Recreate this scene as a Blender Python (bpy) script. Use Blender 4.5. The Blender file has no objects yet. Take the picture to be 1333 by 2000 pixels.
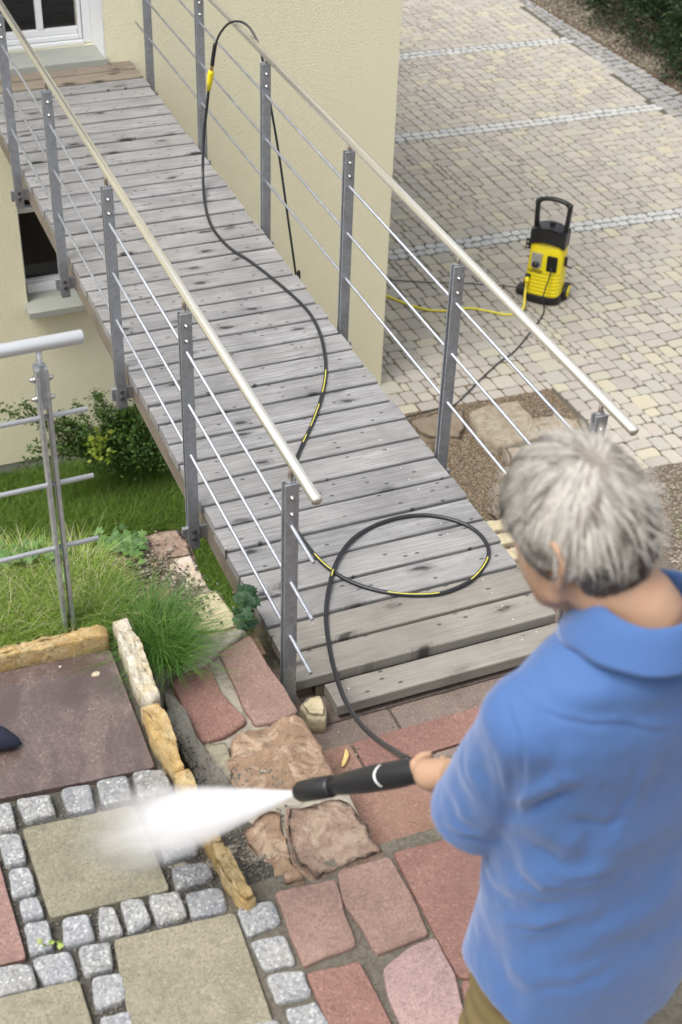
import bpy, bmesh, math, random
import numpy as np
from mathutils import Vector, Matrix, noise
random.seed(7); RNG = np.random.default_rng(7)
S = bpy.context.scene
C = S.collection
R = math.radians

# ------------------------------------------------------------ camera, sky, sun, exposure
CM = [[0.9230614951166097, 0.20691974275738112, -0.32425560332908376],
      [-0.38339963038921654, 0.5629143728568919, -0.7322104425973069],
      [0.031019343166821364, 0.800194744351868, 0.5989375355253231]]
CP = Vector((-1.3303398059955494, -3.3226346780925557, 3.422068389256077))
FPX = 2774.82
cd = bpy.data.cameras.new('camera'); cam = bpy.data.objects.new('camera', cd); C.objects.link(cam)
mw = Matrix(CM).to_4x4(); mw.translation = CP; cam.matrix_world = mw
cd.sensor_fit = 'VERTICAL'; cd.sensor_height = 36; cd.sensor_width = 24
cd.lens = FPX / 2000 * 36; cd.clip_start = .05; cd.clip_end = 400
cd.dof.use_dof = True; cd.dof.focus_distance = 5.6; cd.dof.aperture_fstop = 4.1
S.camera = cam

world = bpy.data.worlds.new('World'); S.world = world; world.use_nodes = True
nt = world.node_tree; nt.nodes.clear()
wo = nt.nodes.new('ShaderNodeOutputWorld'); bg = nt.nodes.new('ShaderNodeBackground')
sky = nt.nodes.new('ShaderNodeTexSky'); sky.sky_type = 'NISHITA'; sky.sun_disc = False
SUN_EL, SUN_AZ = R(62), R(196)       # azimuth measured counter-clockwise from +X
sky.sun_elevation = SUN_EL; sky.sun_rotation = R(90) - SUN_AZ
sky.air_density = 1.0; sky.dust_density = 4.0; sky.ozone_density = 1.0
hs = nt.nodes.new('ShaderNodeHueSaturation'); hs.inputs['Saturation'].default_value = .22
nt.links.new(sky.outputs[0], hs.inputs['Color']); nt.links.new(hs.outputs[0], bg.inputs[0])
bg.inputs[1].default_value = .125
nt.links.new(bg.outputs[0], wo.inputs[0])
sd = bpy.data.lights.new('sun', 'SUN'); sd.energy = 1.5; sd.angle = R(34); sd.color = (1, .96, .9)
so = bpy.data.objects.new('sun', sd); C.objects.link(so)
sv = Vector((math.cos(SUN_EL) * math.cos(SUN_AZ), math.cos(SUN_EL) * math.sin(SUN_AZ), math.sin(SUN_EL)))
so.rotation_euler = sv.to_track_quat('Z', 'Y').to_euler(); so.location = (0, 0, 20)
S.view_settings.view_transform = 'Standard'; S.view_settings.look = 'None'
S.view_settings.gamma = 1; S.view_settings.exposure = 0.98
S.render.engine = 'CYCLES'
S.cycles.max_bounces = 8; S.cycles.volume_bounces = 6

# ------------------------------------------------------------ helpers
def ray(u, v):
    return Matrix(CM) @ Vector(((u - 666.5) / FPX, -(v - 1000) / FPX, -1))
def at(u, v, ax, val):                 # the place on a real plane (x, y or z = val) seen at a point of the photo
    d = ray(u, v); return CP + d * ((val - CP[ax]) / d[ax])
def dep(u, v, d): return CP + ray(u, v) * d
def zat(u, v, z): return at(u, v, 2, z)

def tag(o, label=None, cat=None, group=None, kind=None):
    if label: o['label'] = label
    if cat: o['category'] = cat
    if group: o['group'] = group
    if kind: o['kind'] = kind
    return o
def empty(name, loc=(0, 0, 0), rz=0, **k):
    o = bpy.data.objects.new(name, None); C.objects.link(o); o.location = loc
    o.rotation_euler = (0, 0, rz); o.empty_display_size = .1
    return tag(o, **k)
def link(name, me, parent=None, loc=(0, 0, 0), rot=(0, 0, 0), **k):
    o = bpy.data.objects.new(name, me); C.objects.link(o); o.location = loc; o.rotation_euler = rot
    if parent: o.parent = parent
    return tag(o, **k)

class MB:
    def __init__(s): s.v = []; s.f = []; s.m = []
    def add(s, vs, fs, mi=0):
        n = len(s.v); s.v += [tuple(p) for p in vs]; s.f += [tuple(i + n for i in f) for f in fs]; s.m += [mi] * len(fs); return s
    def box(s, c, d, rot=None, bev=0, mi=0):
        c = Vector(c); x, y, z = [q / 2 for q in d]
        if bev <= 0:
            vs = [Vector((a * x, b * y, e * z)) for a in (-1, 1) for b in (-1, 1) for e in (-1, 1)]
            fs = [(0, 1, 3, 2), (4, 6, 7, 5), (0, 4, 5, 1), (2, 3, 7, 6), (0, 2, 6, 4), (1, 5, 7, 3)]
        else:
            bm = bmesh.new(); bmesh.ops.create_cube(bm, size=1)
            for v in bm.verts: v.co = Vector((v.co.x * d[0], v.co.y * d[1], v.co.z * d[2]))
            bmesh.ops.bevel(bm, geom=bm.edges[:], offset=min(bev, min(d) * .49), segments=2, affect='EDGES', profile=.5)
            vs = [v.co.copy() for v in bm.verts]; fs = [[v.index for v in f.verts] for f in bm.faces]; bm.free()
        if rot: vs = [rot @ v for v in vs]
        return s.add([v + c for v in vs], fs, mi)
    def tube(s, pts, r, n=10, cap=True, mi=0):
        pts = [Vector(p) for p in pts]; N = len(pts)
        rs = r if isinstance(r, (list, tuple)) else [r] * N
        vs = []; up = None
        for i, p in enumerate(pts):
            t = (pts[min(i + 1, N - 1)] - pts[max(i - 1, 0)]).normalized()
            if up is None:
                up = t.orthogonal().normalized()
            up = (up - t * up.dot(t)).normalized(); b = t.cross(up)
            for k in range(n):
                a = 2 * math.pi * k / n; vs.append(p + (up * math.cos(a) + b * math.sin(a)) * rs[i])
        fs = [(i * n + k, i * n + (k + 1) % n, (i + 1) * n + (k + 1) % n, (i + 1) * n + k) for i in range(N - 1) for k in range(n)]
        if cap: fs += [tuple(range(n))[::-1], tuple((N - 1) * n + k for k in range(n))]
        return s.add(vs, fs, mi)
    def ball(s, c, r, sub=2, sc=(1, 1, 1), rot=None, mi=0):
        bm = bmesh.new(); bmesh.ops.create_icosphere(bm, subdivisions=sub, radius=r)
        vs = [Vector((v.co.x * sc[0], v.co.y * sc[1], v.co.z * sc[2])) for v in bm.verts]
        if rot: vs = [rot @ v for v in vs]
        fs = [[v.index for v in f.verts] for f in bm.faces]; bm.free()
        return s.add([v + Vector(c) for v in vs], fs, mi)
    def prism(s, poly, z0, z1, mi=0):  # poly in xy
        n = len(poly)
        vs = [(p[0], p[1], z0) for p in poly] + [(p[0], p[1], z1) for p in poly]
        fs = [tuple(range(n))[::-1], tuple(range(n, 2 * n))] + [(i, (i + 1) % n, n + (i + 1) % n, n + i) for i in range(n)]
        return s.add(vs, fs, mi)
    def mesh(s, name, mats, smooth=False):
        me = bpy.data.meshes.new(name); me.from_pydata(s.v, [], s.f)
        for m in (mats if isinstance(mats, (list, tuple)) else [mats]): me.materials.append(m)
        if any(s.m): me.polygons.foreach_set('material_index', s.m)
        me.update()
        bm = bmesh.new(); bm.from_mesh(me); bmesh.ops.recalc_face_normals(bm, faces=bm.faces[:])
        bm.to_mesh(me); bm.free()
        if smooth: me.polygons.foreach_set('use_smooth', [True] * len(me.polygons))
        return me
    def build(s, name, mats, parent=None, smooth=False, loc=(0, 0, 0), rot=(0, 0, 0), **k):
        return link(name, s.mesh(name, mats, smooth), parent, loc, rot, **k)

def np_mesh(name, V, F, mat, smooth=False, parent=None, **k):     # big uniform meshes from arrays
    me = bpy.data.meshes.new(name); V = np.asarray(V, np.float32); F = np.asarray(F, np.int32)
    nf, w = F.shape
    me.vertices.add(len(V)); me.vertices.foreach_set('co', V.ravel())
    me.loops.add(nf * w); me.loops.foreach_set('vertex_index', F.ravel())
    me.polygons.add(nf); me.polygons.foreach_set('loop_start', np.arange(0, nf * w, w, dtype=np.int32))
    me.polygons.foreach_set('loop_total', np.full(nf, w, np.int32))
    if smooth: me.polygons.foreach_set('use_smooth', np.ones(nf, bool))
    me.materials.append(mat); me.update(calc_edges=True); me.validate()
    return link(name, me, parent, **k)

def spline(pts, n=8):
    pts = [Vector(p) for p in pts]; P = [pts[0] * 2 - pts[1]] + pts + [pts[-1] * 2 - pts[-2]]; out = []
    for i in range(1, len(P) - 2):
        a, b, c, d = P[i - 1:i + 3]
        for k in range(n):
            t = k / n
            out.append(.5 * ((2 * b) + (c - a) * t + (2 * a - 5 * b + 4 * c - d) * t * t + (3 * b - a - 3 * c + d) * t ** 3))
    return out + [pts[-1]]

def ragged(poly, step=.03, amp=.004, rnd=0.15, freq=14):
    """outline with subdivided, slightly broken edges and eased corners (xy)"""
    out = []; n = len(poly)
    for i in range(n):
        p0 = Vector(poly[i - 1][:2]); a = Vector(poly[i][:2]); b = Vector(poly[(i + 1) % n][:2])
        e0 = (p0 - a); e1 = (b - a); c = min(rnd, .45) * min(e0.length, e1.length)
        c = min(c, .014)
        s = a + e0.normalized() * c; t = a + e1.normalized() * c
        out.append(s); out.append((s + t + a * 2) / 4); out.append(t)
        nx = Vector(poly[(i + 2) % n][:2]); c2 = min(min(rnd, .45) * min(e1.length, (nx - b).length), .014)
        e = b - e1.normalized() * c2; m = max(1, int((e - t).length / step))
        for k in range(1, m): out.append(t.lerp(e, k / m))
    res = []
    for p in out:
        w = noise.noise_vector(Vector((p.x * freq, p.y * freq, 3.3))) * amp + noise.noise_vector(Vector((p.x * freq * 3.1, p.y * freq * 3.1, 9.3))) * amp * .5
        res.append(Vector((p.x + w.x, p.y + w.y)))
    return res
def stone_mb(poly, top, thick, rd=.006, amp=.002, freq=12, seed=0, rings=(.8, .55, .3), mb=None, mi=0, slope=None):
    """solid stone from an outline: sides, rounded arris, relief on the top"""
    n = len(poly); c = Vector((sum(p[0] for p in poly) / n, sum(p[1] for p in poly) / n))
    ext = max((Vector(p[:2]) - c).length for p in poly)
    R_ = [(1.0, -thick), (1.0, -rd * 3.2), (1.0, -rd * 1.7), (1 - .08 * rd / ext, -rd * 1.05), (1 - .35 * rd / ext, -rd * .5), (1 - 1.2 * rd / ext, 0.0)] + [(q, 0.0) for q in rings]
    vs = []
    for f, dz in R_:
        for p in poly:
            q = c + (Vector(p[:2]) - c) * f
            if dz <= -thick + 1e-6: z = dz; k = 1
            else:
                z = dz + (noise.noise(Vector((q.x * freq, q.y * freq, seed * 7.1))) + .5 * noise.noise(Vector((q.x * freq * 2.7, q.y * freq * 2.7, seed * 3.3)))) * amp
            b = top + (slope[0] * (q.x - c.x) + slope[1] * (q.y - c.y) if slope else 0)
            vs.append((q.x, q.y, b + z))
    vs.append((c.x, c.y, top + noise.noise(Vector((c.x * freq, c.y * freq, seed * 7.1))) * amp))
    fs = [tuple(range(n))[::-1]]
    for r in range(len(R_) - 1):
        fs += [(r * n + i, r * n + (i + 1) % n, (r + 1) * n + (i + 1) % n, (r + 1) * n + i) for i in range(n)]
    L = (len(R_) - 1) * n; fs += [(L + i, L + (i + 1) % n, len(vs) - 1) for i in range(n)]
    mb = mb or MB(); return mb.add(vs, fs, mi)
def stone(name, mat, parent, poly, top, thick, step=.03, jag=.004, smooth=True, **k):
    lab = k.pop('label', None); rnd = k.pop('rnd', .15)
    if name in ('paving_slab', 'flagstone', 'step_stone', 'cobble'): smooth = False
    o = stone_mb(ragged(poly, step, jag, rnd), top, thick, **k).build(name, mat, parent, smooth)
    if lab: o['label'] = lab
    return o
def px(poly, z): return [zat(u, v, z)[:2] for u, v in poly]

# ------------------------------------------------------------ materials
class M:
    def __init__(s, name, rough=.8, metal=0, spec=.5):
        s.m = bpy.data.materials.new(name); s.m.use_nodes = True; s.t = s.m.node_tree; s.n = s.t.nodes
        s.b = s.n['Principled BSDF']; s.b.inputs['Roughness'].default_value = rough; s.b.inputs['Metallic'].default_value = metal
        s.b.inputs['Specular IOR Level'].default_value = spec
        s.tc = s.n.new('ShaderNodeTexCoord'); s.h = None
    def node(s, ty, ins=None, **at):
        n = s.n.new(ty)
        for k, v in at.items(): setattr(n, k, v)
        for k, v in (ins or {}).items():
            if hasattr(v, 'links') or isinstance(v, bpy.types.NodeSocket): s.t.links.new(v, n.inputs[k])
            else: n.inputs[k].default_value = v
        return n
    def coord(s, sc=(1, 1, 1), rnd=False, src='Object', loc=(0, 0, 0)):
        v = s.tc.outputs[src]
        if rnd:
            oi = s.node('ShaderNodeObjectInfo')
            mm = s.node('ShaderNodeVectorMath', {0: v}, operation='ADD')
            sc2 = s.node('ShaderNodeMath', {0: oi.outputs['Random'], 1: 37.0}, operation='MULTIPLY')
            cb = s.node('ShaderNodeCombineXYZ', {0: sc2.outputs[0], 1: sc2.outputs[0], 2: sc2.outputs[0]})
            s.t.links.new(cb.outputs[0], mm.inputs[1]); v = mm.outputs[0]
        return s.node('ShaderNodeMapping', {'Vector': v, 'Scale': sc, 'Location': loc}).outputs[0]
    def noise(s, scale, det=5, rough=.6, co=None, dist=0):
        return s.node('ShaderNodeTexNoise', {'Vector': co or s.coord(), 'Scale': scale, 'Detail': det, 'Roughness': rough, 'Distortion': dist}).outputs['Fac']
    def vor(s, scale, co=None, feat='F1', out='Distance', dim='3D'):
        return s.node('ShaderNodeTexVoronoi', {'Vector': co or s.coord(), 'Scale': scale}, feature=feat, voronoi_dimensions=dim).outputs[out]
    def ramp(s, fac, stops, interp='LINEAR'):
        n = s.node('ShaderNodeValToRGB', {'Fac': fac}); e = n.color_ramp.elements; n.color_ramp.interpolation = interp
        while len(e) < len(stops): e.new(.5)
        for el, (p, c) in zip(e, stops):
            el.position = p; el.color = (c, c, c, 1) if isinstance(c, (int, float)) else (*c, 1)
        return n.outputs[0]
    def mix(s, f, a, b, mode='MIX'):
        n = s.node('ShaderNodeMix', data_type='RGBA', blend_type=mode)
        for i, v in ((0, f), (6, a), (7, b)):
            if isinstance(v, bpy.types.NodeSocket): s.t.links.new(v, n.inputs[i])
            else: n.inputs[i].default_value = (*v, 1) if isinstance(v, (tuple, list)) else v
        return n.outputs[2]
    def math(s, op, a, b=0.0, c=None, clamp=False):
        d = {0: a, 1: b}
        if c is not None: d[2] = c
        n = s.node('ShaderNodeMath', d, operation=op); n.use_clamp = clamp; return n.outputs[0]
    def rand(s):      # per object and per loose piece
        g = s.node('ShaderNodeNewGeometry').outputs['Random Per Island']; o = s.node('ShaderNodeObjectInfo').outputs['Random']
        return s.math('FRACT', s.math('ADD', g, s.math('MULTIPLY', o, 5.31)))
    def col(s, v):
        if isinstance(v, bpy.types.NodeSocket): s.t.links.new(v, s.b.inputs['Base Color'])
        else: s.b.inputs['Base Color'].default_value = (*v, 1)
        return s
    def rough(s, v): s.t.links.new(v, s.b.inputs['Roughness']); return s
    def bump(s, h, st=.3, d=.01):
        n = s.node('ShaderNodeBump', {'Height': h, 'Strength': st, 'Distance': d})
        if s.h: s.t.links.new(s.h, n.inputs['Normal'])
        s.h = n.outputs[0]; s.t.links.new(s.h, s.b.inputs['Normal']); return s

def plain(name, c, rough=.6, metal=0, var=.15, scale=8, bump=0, spec=.5):
    m = M(name, rough, metal, spec); n = m.noise(scale)
    m.col(m.mix(n, tuple(q * (1 - var) for q in c), tuple(min(1, q * (1 + var)) for q in c)))
    if bump: m.bump(m.noise(scale * 20), bump, .003)
    return m.m

def stucco():
    m = M('cream_render', .92, spec=.2); co = m.coord()
    n = m.noise(.9, 4, .6, co); c = m.mix(n, (.79, .755, .545), (.82, .785, .58))
    c = m.mix(m.ramp(m.noise(3, 6, .7, m.coord((3, 1, .5))), [(.35, .0), (.8, .22)]), c, (.72, .68, .48))
    m.col(c)
    g = m.noise(70, 3, .55, m.coord((1, 1, 1.25)), .4)
    m.bump(m.ramp(g, [(.35, 0), (.62, 1)]), .30, .005); m.bump(m.noise(260, 2, .6, co), .25, .003); return m.m
MAT_STUCCO = stucco()
MAT_PLINTH = plain('grey_plinth', (.34, .34, .31), .9, var=.12, scale=5, bump=.4)
MAT_WHITE = plain('white_frame', (.78, .79, .80), .35, var=.03, scale=3)
MAT_SILL = (lambda m: (m.col(m.mix(m.noise(6, 8, .7), (.27, .28, .25), (.40, .41, .37))), m.bump(m.noise(90), .25, .002), m.m)[-1])(M('stone_sill', .8))
MAT_GLASS = plain('dark_glass', (.006, .007, .008), .04, var=.1)
MAT_DARK = plain('dark_room', (.01, .01, .01), .9)

def wood(name, lo, hi, warm, wet=0):
    m = M(name, .72, spec=.35); co = m.coord(rnd=True)
    r = m.node('ShaderNodeObjectInfo').outputs['Random']
    cg = m.coord((1.6, 34, 34), rnd=True); g = m.noise(2.2, 8, .65, cg, 1.4)
    cg2 = m.coord((4, 160, 160), rnd=True); g2 = m.noise(2.5, 4, .7, cg2, .3)
    base = m.mix(m.ramp(g, [(.28, 0), (.72, 1)]), lo, hi)
    base = m.mix(m.ramp(r, [(0, 0), (1, .5)]), base, warm)
    base = m.mix(m.ramp(m.noise(3.2, 4, .6, co), [(.4, 0), (.75, .55)]), base, tuple(q * .72 for q in lo))
    base = m.mix(m.ramp(g2, [(.25, .55), (.5, 0)]), base, tuple(q * .5 for q in lo))
    # knots: dark eyes stretched along and swirled
    ck = m.coord((3.4, 8.0, 0.0), rnd=True); wv = m.node('ShaderNodeTexNoise', {'Vector': ck, 'Scale': 2.5, 'Detail': 3.0})
    ckd = m.mix(.38, ck, wv.outputs['Color'], 'ADD')
    d = m.vor(1.0, ckd, dim='2D'); k = m.ramp(d, [(.07, 1), (.15, .0)])
    ring = m.math('SINE', m.math('MULTIPLY', d, 90.0)); kk = m.math('MULTIPLY', m.ramp(d, [(.1, .6), (.26, 0)]), m.math('MULTIPLY_ADD', ring, .5, .5))
    sel = m.ramp(m.vor(1.0, ckd, out='Color', dim='2D'), [(.56, 0), (.66, 1)])
    base = m.mix(m.math('MULTIPLY', m.math('MAXIMUM', k, kk), sel), base, tuple(q * .32 for q in lo))
    # small dark pin spots
    ds = m.vor(1.0, m.coord((14, 26, 0), rnd=True), dim='2D'); sp = m.math('MULTIPLY', m.ramp(ds, [(.1, .8), (.17, 0)]), m.ramp(m.vor(1.0, m.coord((14, 26, 0), rnd=True), out='Color', dim='2D'), [(.70, 0), (.76, 1)]))
    base = m.mix(sp, base, tuple(q * .2 for q in lo))
    m.col(base); m.rough(m.ramp(g, [(.2, .8), (.8, .6)]))
    m.bump(g, .5, .004); m.bump(g2, .35, .002); return m.m
MAT_WOOD = wood('weathered_larch', (.135, .134, .137), (.385, .383, .385), (.30, .288, .275))
MAT_WOODN = wood('paler_larch', (.175, .165, .148), (.325, .31, .28), (.28, .255, .22))
MAT_WOODB = wood('brown_larch', (.17, .14, .11), (.34, .285, .225), (.29, .24, .185))
MAT_BEAM = wood('beam_wood', (.13, .11, .085), (.25, .215, .17), (.20, .165, .12))

def galv(name, a, b, rough):
    m = M(name, rough, .75); v = m.vor(60, out='Color'); n = m.noise(9, 6, .7)
    m.col(m.mix(m.ramp(m.mix(.5, v, n), [(.3, 0), (.7, 1)]), a, b)); m.rough(m.ramp(n, [(.3, rough - .1), (.8, rough + .15)])); m.bump(m.noise(120), .08, .001); return m.m
MAT_GALV = galv('galvanised_steel', (.34, .36, .39), (.43, .45, .48), .5)
MAT_ROD = galv('galvanised_rod', (.34, .36, .40), (.45, .47, .51), .5)
MAT_GALV2 = plain('bright_galvanised', (.60, .62, .64), .42, .45, .10, 14)
MAT_INOX = plain('brushed_stainless', (.80, .775, .69), .27, .8, .03, 3)
MAT_INOXD = galv('dark_stainless', (.30, .25, .22), (.42, .36, .31), .35)
MAT_BOLT = plain('bolt_steel', (.62, .61, .58), .25, 1, .1)
MAT_BLACKBOLT = plain('dark_bolt', (.16, .16, .17), .35, .8, .2)

def pave():
    m = M('courtyard_stone', .85, spec=.3); r = m.rand()
    c = m.ramp(r, [(0, (.375, .34, .30)), (.18, (.41, .37, .325)), (.34, (.35, .32, .29)), (.5, (.435, .40, .34)), (.66, (.38, .36, .325)), (.8, (.42, .40, .315)), (.92, (.47, .43, .32)), (1, (.37, .35, .325))], 'CONSTANT')
    c = m.mix(m.ramp(m.noise(1.1, 3), [(.35, .0), (.75, .45)]), c, (.40, .375, .335))
    c = m.mix(m.ramp(m.noise(45, 4, .8), [(.35, .35), (.6, 0)]), c, (.33, .31, .27)); m.col(c)
    m.bump(m.noise(60, 4, .7), .3, .003); return m.m
MAT_PAVE = pave()
def granite(name, a, b, dark, sc=1., wet=0):
    m = M(name, .8 if not wet else .35, spec=.4); n = m.noise(90 * sc, 4, .8); v = m.vor(150 * sc, out='Color')
    c = m.mix(m.ramp(n, [(.35, 0), (.65, 1)]), a, b); c = m.mix(m.ramp(v, [(.25, .6), (.42, 0)]), c, dark)
    c = m.mix(m.ramp(v, [(.72, 0), (.85, .5)]), c, (.66, .65, .62))
    c = m.mix(m.ramp(m.noise(7, 4, .7), [(.45, 0), (.8, .45)]), c, (.33, .29, .22))
    c = m.mix(m.math('MULTIPLY', m.rand(), .3), c, (.26, .28, .33)); m.col(c)
    m.bump(m.noise(50, 5, .75), .5, .006); return m.m
MAT_GRAN = granite('granite', (.205, .21, .212), (.32, .325, .322), (.11, .11, .115))
MAT_GRANW = granite('wet_granite', (.15, .155, .158), (.25, .255, .253), (.08, .08, .085), 1, 1)
MAT_GRANF = granite('granite_strip', (.46, .465, .455), (.60, .605, .59), (.34, .34, .33), .6)
MAT_GRANB = granite('granite_border', (.24, .235, .225), (.35, .345, .33), (.17, .165, .155), .6)

def slab(name, a, b, speck, sp=.5, rough=.7, wet=False, sc=1.):
    m = M(name, rough, spec=.45); n = m.noise(5 * sc, 6, .7); c = m.mix(m.ramp(n, [(.3, 0), (.7, 1)]), a, b)
    v = m.vor(230, out='Color'); c = m.mix(m.ramp(v, [(.80, 0), (.88, sp)]), c, speck); c = m.mix(m.ramp(m.noise(14 * sc, 5, .75), [(.30, .55), (.48, 0)]), c, tuple(q * .66 for q in a))
    c = m.mix(m.ramp(m.noise(150, 3, .8), [(.34, .8), (.52, 0)]), c, tuple(q * .5 for q in a)); c = m.mix(m.ramp(m.noise(85, 4, .8), [(.52, 0), (.68, .4)]), c, tuple(min(1, q * 1.5) for q in b))
    c = m.mix(m.ramp(m.noise(2.3, 6, .65, dist=.8), [(.48, 0), (.72, .5)]), c, tuple(q * .62 for q in a))
    if wet:
        w = m.ramp(m.noise(3.2, 5, .6, m.coord((2.2, 1, 1)), .6), [(.40, 0), (.58, 1)])
        c = m.mix(m.math('MULTIPLY', w, .7), c, tuple(q * .55 for q in a)); m.rough(m.ramp(w, [(0, .34), (1, .07)])); m.b.inputs['Specular IOR Level'].default_value = .9
    m.col(c); m.bump(m.noise(120, 4, .7), .25, .002); m.bump(m.noise(9, 4, .6), .2, .01); return m.m
MAT_WET = slab('wet_red_slab', (.115, .08, .073), (.175, .13, .12), (.42, .34, .29), .4, .4, True)
MAT_YEL = slab('olive_grey_slab', (.155, .145, .10), (.235, .218, .155), (.44, .41, .31), .35, .7)
MAT_TAN = slab('buff_slab', (.19, .170, .118), (.275, .25, .182), (.46, .42, .33), .35, .7)
MAT_RED = slab('red_sandstone', (.19, .098, .078), (.25, .137, .112), (.56, .42, .36), .25, .75)
MAT_RED2 = slab('pale_red_sandstone', (.205, .128, .104), (.27, .175, .145), (.52, .42, .36), .2, .75)
MAT_REDB = slab('brown_red_sandstone', (.20, .11, .075), (.30, .18, .14), (.52, .40, .33), .25, .75, sc=1.6)
MAT_DKS = slab('dark_grey_red_course', (.15, .118, .10), (.215, .165, .14), (.42, .30, .25), .6, .85)

def rough_stone(name, cols, sc=6, dk=(.1, .07, .05), bs=1.):
    m = M(name, .85, spec=.3); n = m.noise(sc, 7, .68, dist=1.3)
    st = [(i / (len(cols) - 1) * .5 + .25, c) for i, c in enumerate(cols)]
    c = m.ramp(n, st); c = m.mix(m.ramp(m.noise(sc * 5, 6, .8, dist=.6), [(.32, .85), (.47, 0)]), c, dk)
    c = m.mix(m.ramp(m.noise(sc * 12, 4, .8), [(.6, 0), (.72, .3)]), c, (.6, .56, .46))
    m.col(c); m.bump(m.noise(sc * 3, 8, .72, dist=.8), .8 * bs, .02); m.bump(m.noise(sc * 14, 6, .7), .5 * bs, .005); return m.m
MAT_ROUGH = rough_stone('rough_sandstone', [(.20, .13, .08), (.33, .23, .15), (.27, .175, .12), (.46, .35, .25), (.33, .23, .16)], 8)
MAT_ROUGH2 = rough_stone('pink_grey_stone', [(.21, .15, .11), (.34, .26, .20), (.25, .165, .125), (.38, .30, .225), (.29, .21, .165)], 7)
MAT_YSTONE = rough_stone('yellow_limestone', [(.42, .26, .08), (.58, .45, .25), (.50, .33, .12), (.62, .54, .38)], 10, (.07, .045, .02), 1.2)
MAT_WSTONE = rough_stone('whitish_limestone', [(.50, .40, .22), (.66, .62, .52), (.60, .50, .32), (.70, .67, .58)], 10, (.08, .06, .04), 1.2)
MAT_PALE = rough_stone('pale_yellow_sandstone', [(.50, .44, .29), (.58, .51, .34), (.54, .46, .31), (.60, .55, .41)], 3, (.34, .27, .17), .5)
MAT_PINKW = rough_stone('pink_white_stone', [(.44, .32, .25), (.62, .54, .48), (.48, .38, .28), (.66, .60, .56)], 5, (.28, .18, .13), .7)
MAT_LIME = rough_stone('grey_limestone', [(.22, .18, .12), (.38, .34, .27), (.26, .21, .15), (.44, .40, .33)], 9, (.12, .095, .06), .9)
MAT_BRST = rough_stone('brown_stone', [(.17, .13, .09), (.24, .19, .14), (.19, .15, .11)], 5, (.1, .08, .05), .6)
MAT_MORTAR = rough_stone('mortar', [(.25, .225, .18), (.34, .31, .255), (.22, .20, .165), (.38, .35, .30)], 9, (.16, .15, .13), .6)
MAT_JOINT = rough_stone('dark_joint_grit', [(.07, .065, .055), (.13, .12, .10), (.09, .08, .07), (.20, .18, .15)], 30, (.03, .03, .03), 1.)
MAT_JOINT2 = rough_stone('sandy_joint', [(.12, .105, .08), (.22, .20, .16), (.15, .13, .10), (.30, .28, .23)], 30, (.05, .045, .035), 1.)
MAT_JOINTC = rough_stone('courtyard_joint', [(.07, .065, .05), (.12, .11, .085), (.09, .08, .065)], 20, (.03, .03, .025), .6)
MAT_SOIL = rough_stone('soil', [(.09, .06, .04), (.17, .12, .08), (.12, .08, .055), (.22, .17, .12)], 12, (.04, .03, .02), 1.)
MAT_MULCH = rough_stone('reddish_soil', [(.22, .13, .09), (.32, .21, .15), (.26, .16, .11)], 14, (.10, .06, .04), 1.)
def gravel(name, cols, sc):
    m = M(name, .85, spec=.3); v = m.node('ShaderNodeTexVoronoi', {'Vector': m.coord(), 'Scale': sc})
    c = m.ramp(m.node('ShaderNodeSeparateColor', {0: v.outputs['Color']}).outputs[0], [(i / (len(cols) - 1), q) for i, q in enumerate(cols)], 'CONSTANT')
    c = m.mix(m.ramp(v.outputs['Distance'], [(.35, 0), (.75, .85)]), c, (.05, .04, .03))
    c = m.mix(m.ramp(m.noise(2.5, 4), [(.3, 0), (.8, .35)]), c, (.16, .12, .08)); m.col(c)
    m.bump(m.ramp(v.outputs['Distance'], [(0, 1), (.8, 0)]), 1, .01); return m.m
MAT_GRIT = gravel('brown_grit', [(.20, .145, .095), (.30, .22, .14), (.16, .12, .08), (.42, .34, .24), (.24, .18, .12), (.34, .25, .16), (.52, .45, .34)], 75)
MAT_GRIT2 = gravel('grey_brown_grit', [(.20, .16, .12), (.30, .25, .19), (.14, .11, .08), (.45, .40, .33), (.22, .18, .14)], 55)
MAT_PEB = (lambda m: (m.col(m.ramp(m.rand(), [(0, (.11, .09, .06)), (.25, (.20, .17, .12)), (.45, (.06, .05, .035)), (.6, (.15, .12, .08)), (.8, (.32, .29, .23)), (1, (.10, .09, .075))])), m.m)[-1])(M('pebble', .8))

def leafmat(name, cols, tr=.25):
    m = M(name, .55, spec=.35); c = m.ramp(m.rand(), [(i / (len(cols) - 1), q) for i, q in enumerate(cols)])
    m.col(c)
    t = m.node('ShaderNodeBsdfTranslucent', {'Color': c}); mx = m.node('ShaderNodeMixShader', {0: tr, 1: m.b.outputs[0], 2: t.outputs[0]})
    m.t.links.new(mx.outputs[0], m.n['Material Output'].inputs['Surface']); return m.m
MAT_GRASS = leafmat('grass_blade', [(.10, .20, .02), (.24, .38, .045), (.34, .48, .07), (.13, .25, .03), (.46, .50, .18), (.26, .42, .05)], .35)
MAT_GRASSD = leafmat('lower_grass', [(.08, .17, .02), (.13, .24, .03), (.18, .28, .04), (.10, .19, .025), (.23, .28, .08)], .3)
MAT_TUFT = leafmat('tuft_blade', [(.06, .15, .025), (.10, .22, .04), (.08, .18, .03), (.14, .26, .05)], .3)
MAT_DRY = leafmat('dry_stalk', [(.42, .38, .22), (.50, .47, .30)], .1)
MAT_SHRUB = leafmat('shrub_leaf', [(.035, .085, .016), (.065, .135, .026), (.11, .19, .04), (.05, .10, .02)], .25)
MAT_LIMEL = leafmat('yellow_green_leaf', [(.20, .30, .03), (.30, .36, .05)], .3)
MAT_IVY = leafmat('ivy_leaf', [(.05, .12, .03), (.09, .18, .05), (.14, .25, .07)], .2)
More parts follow.
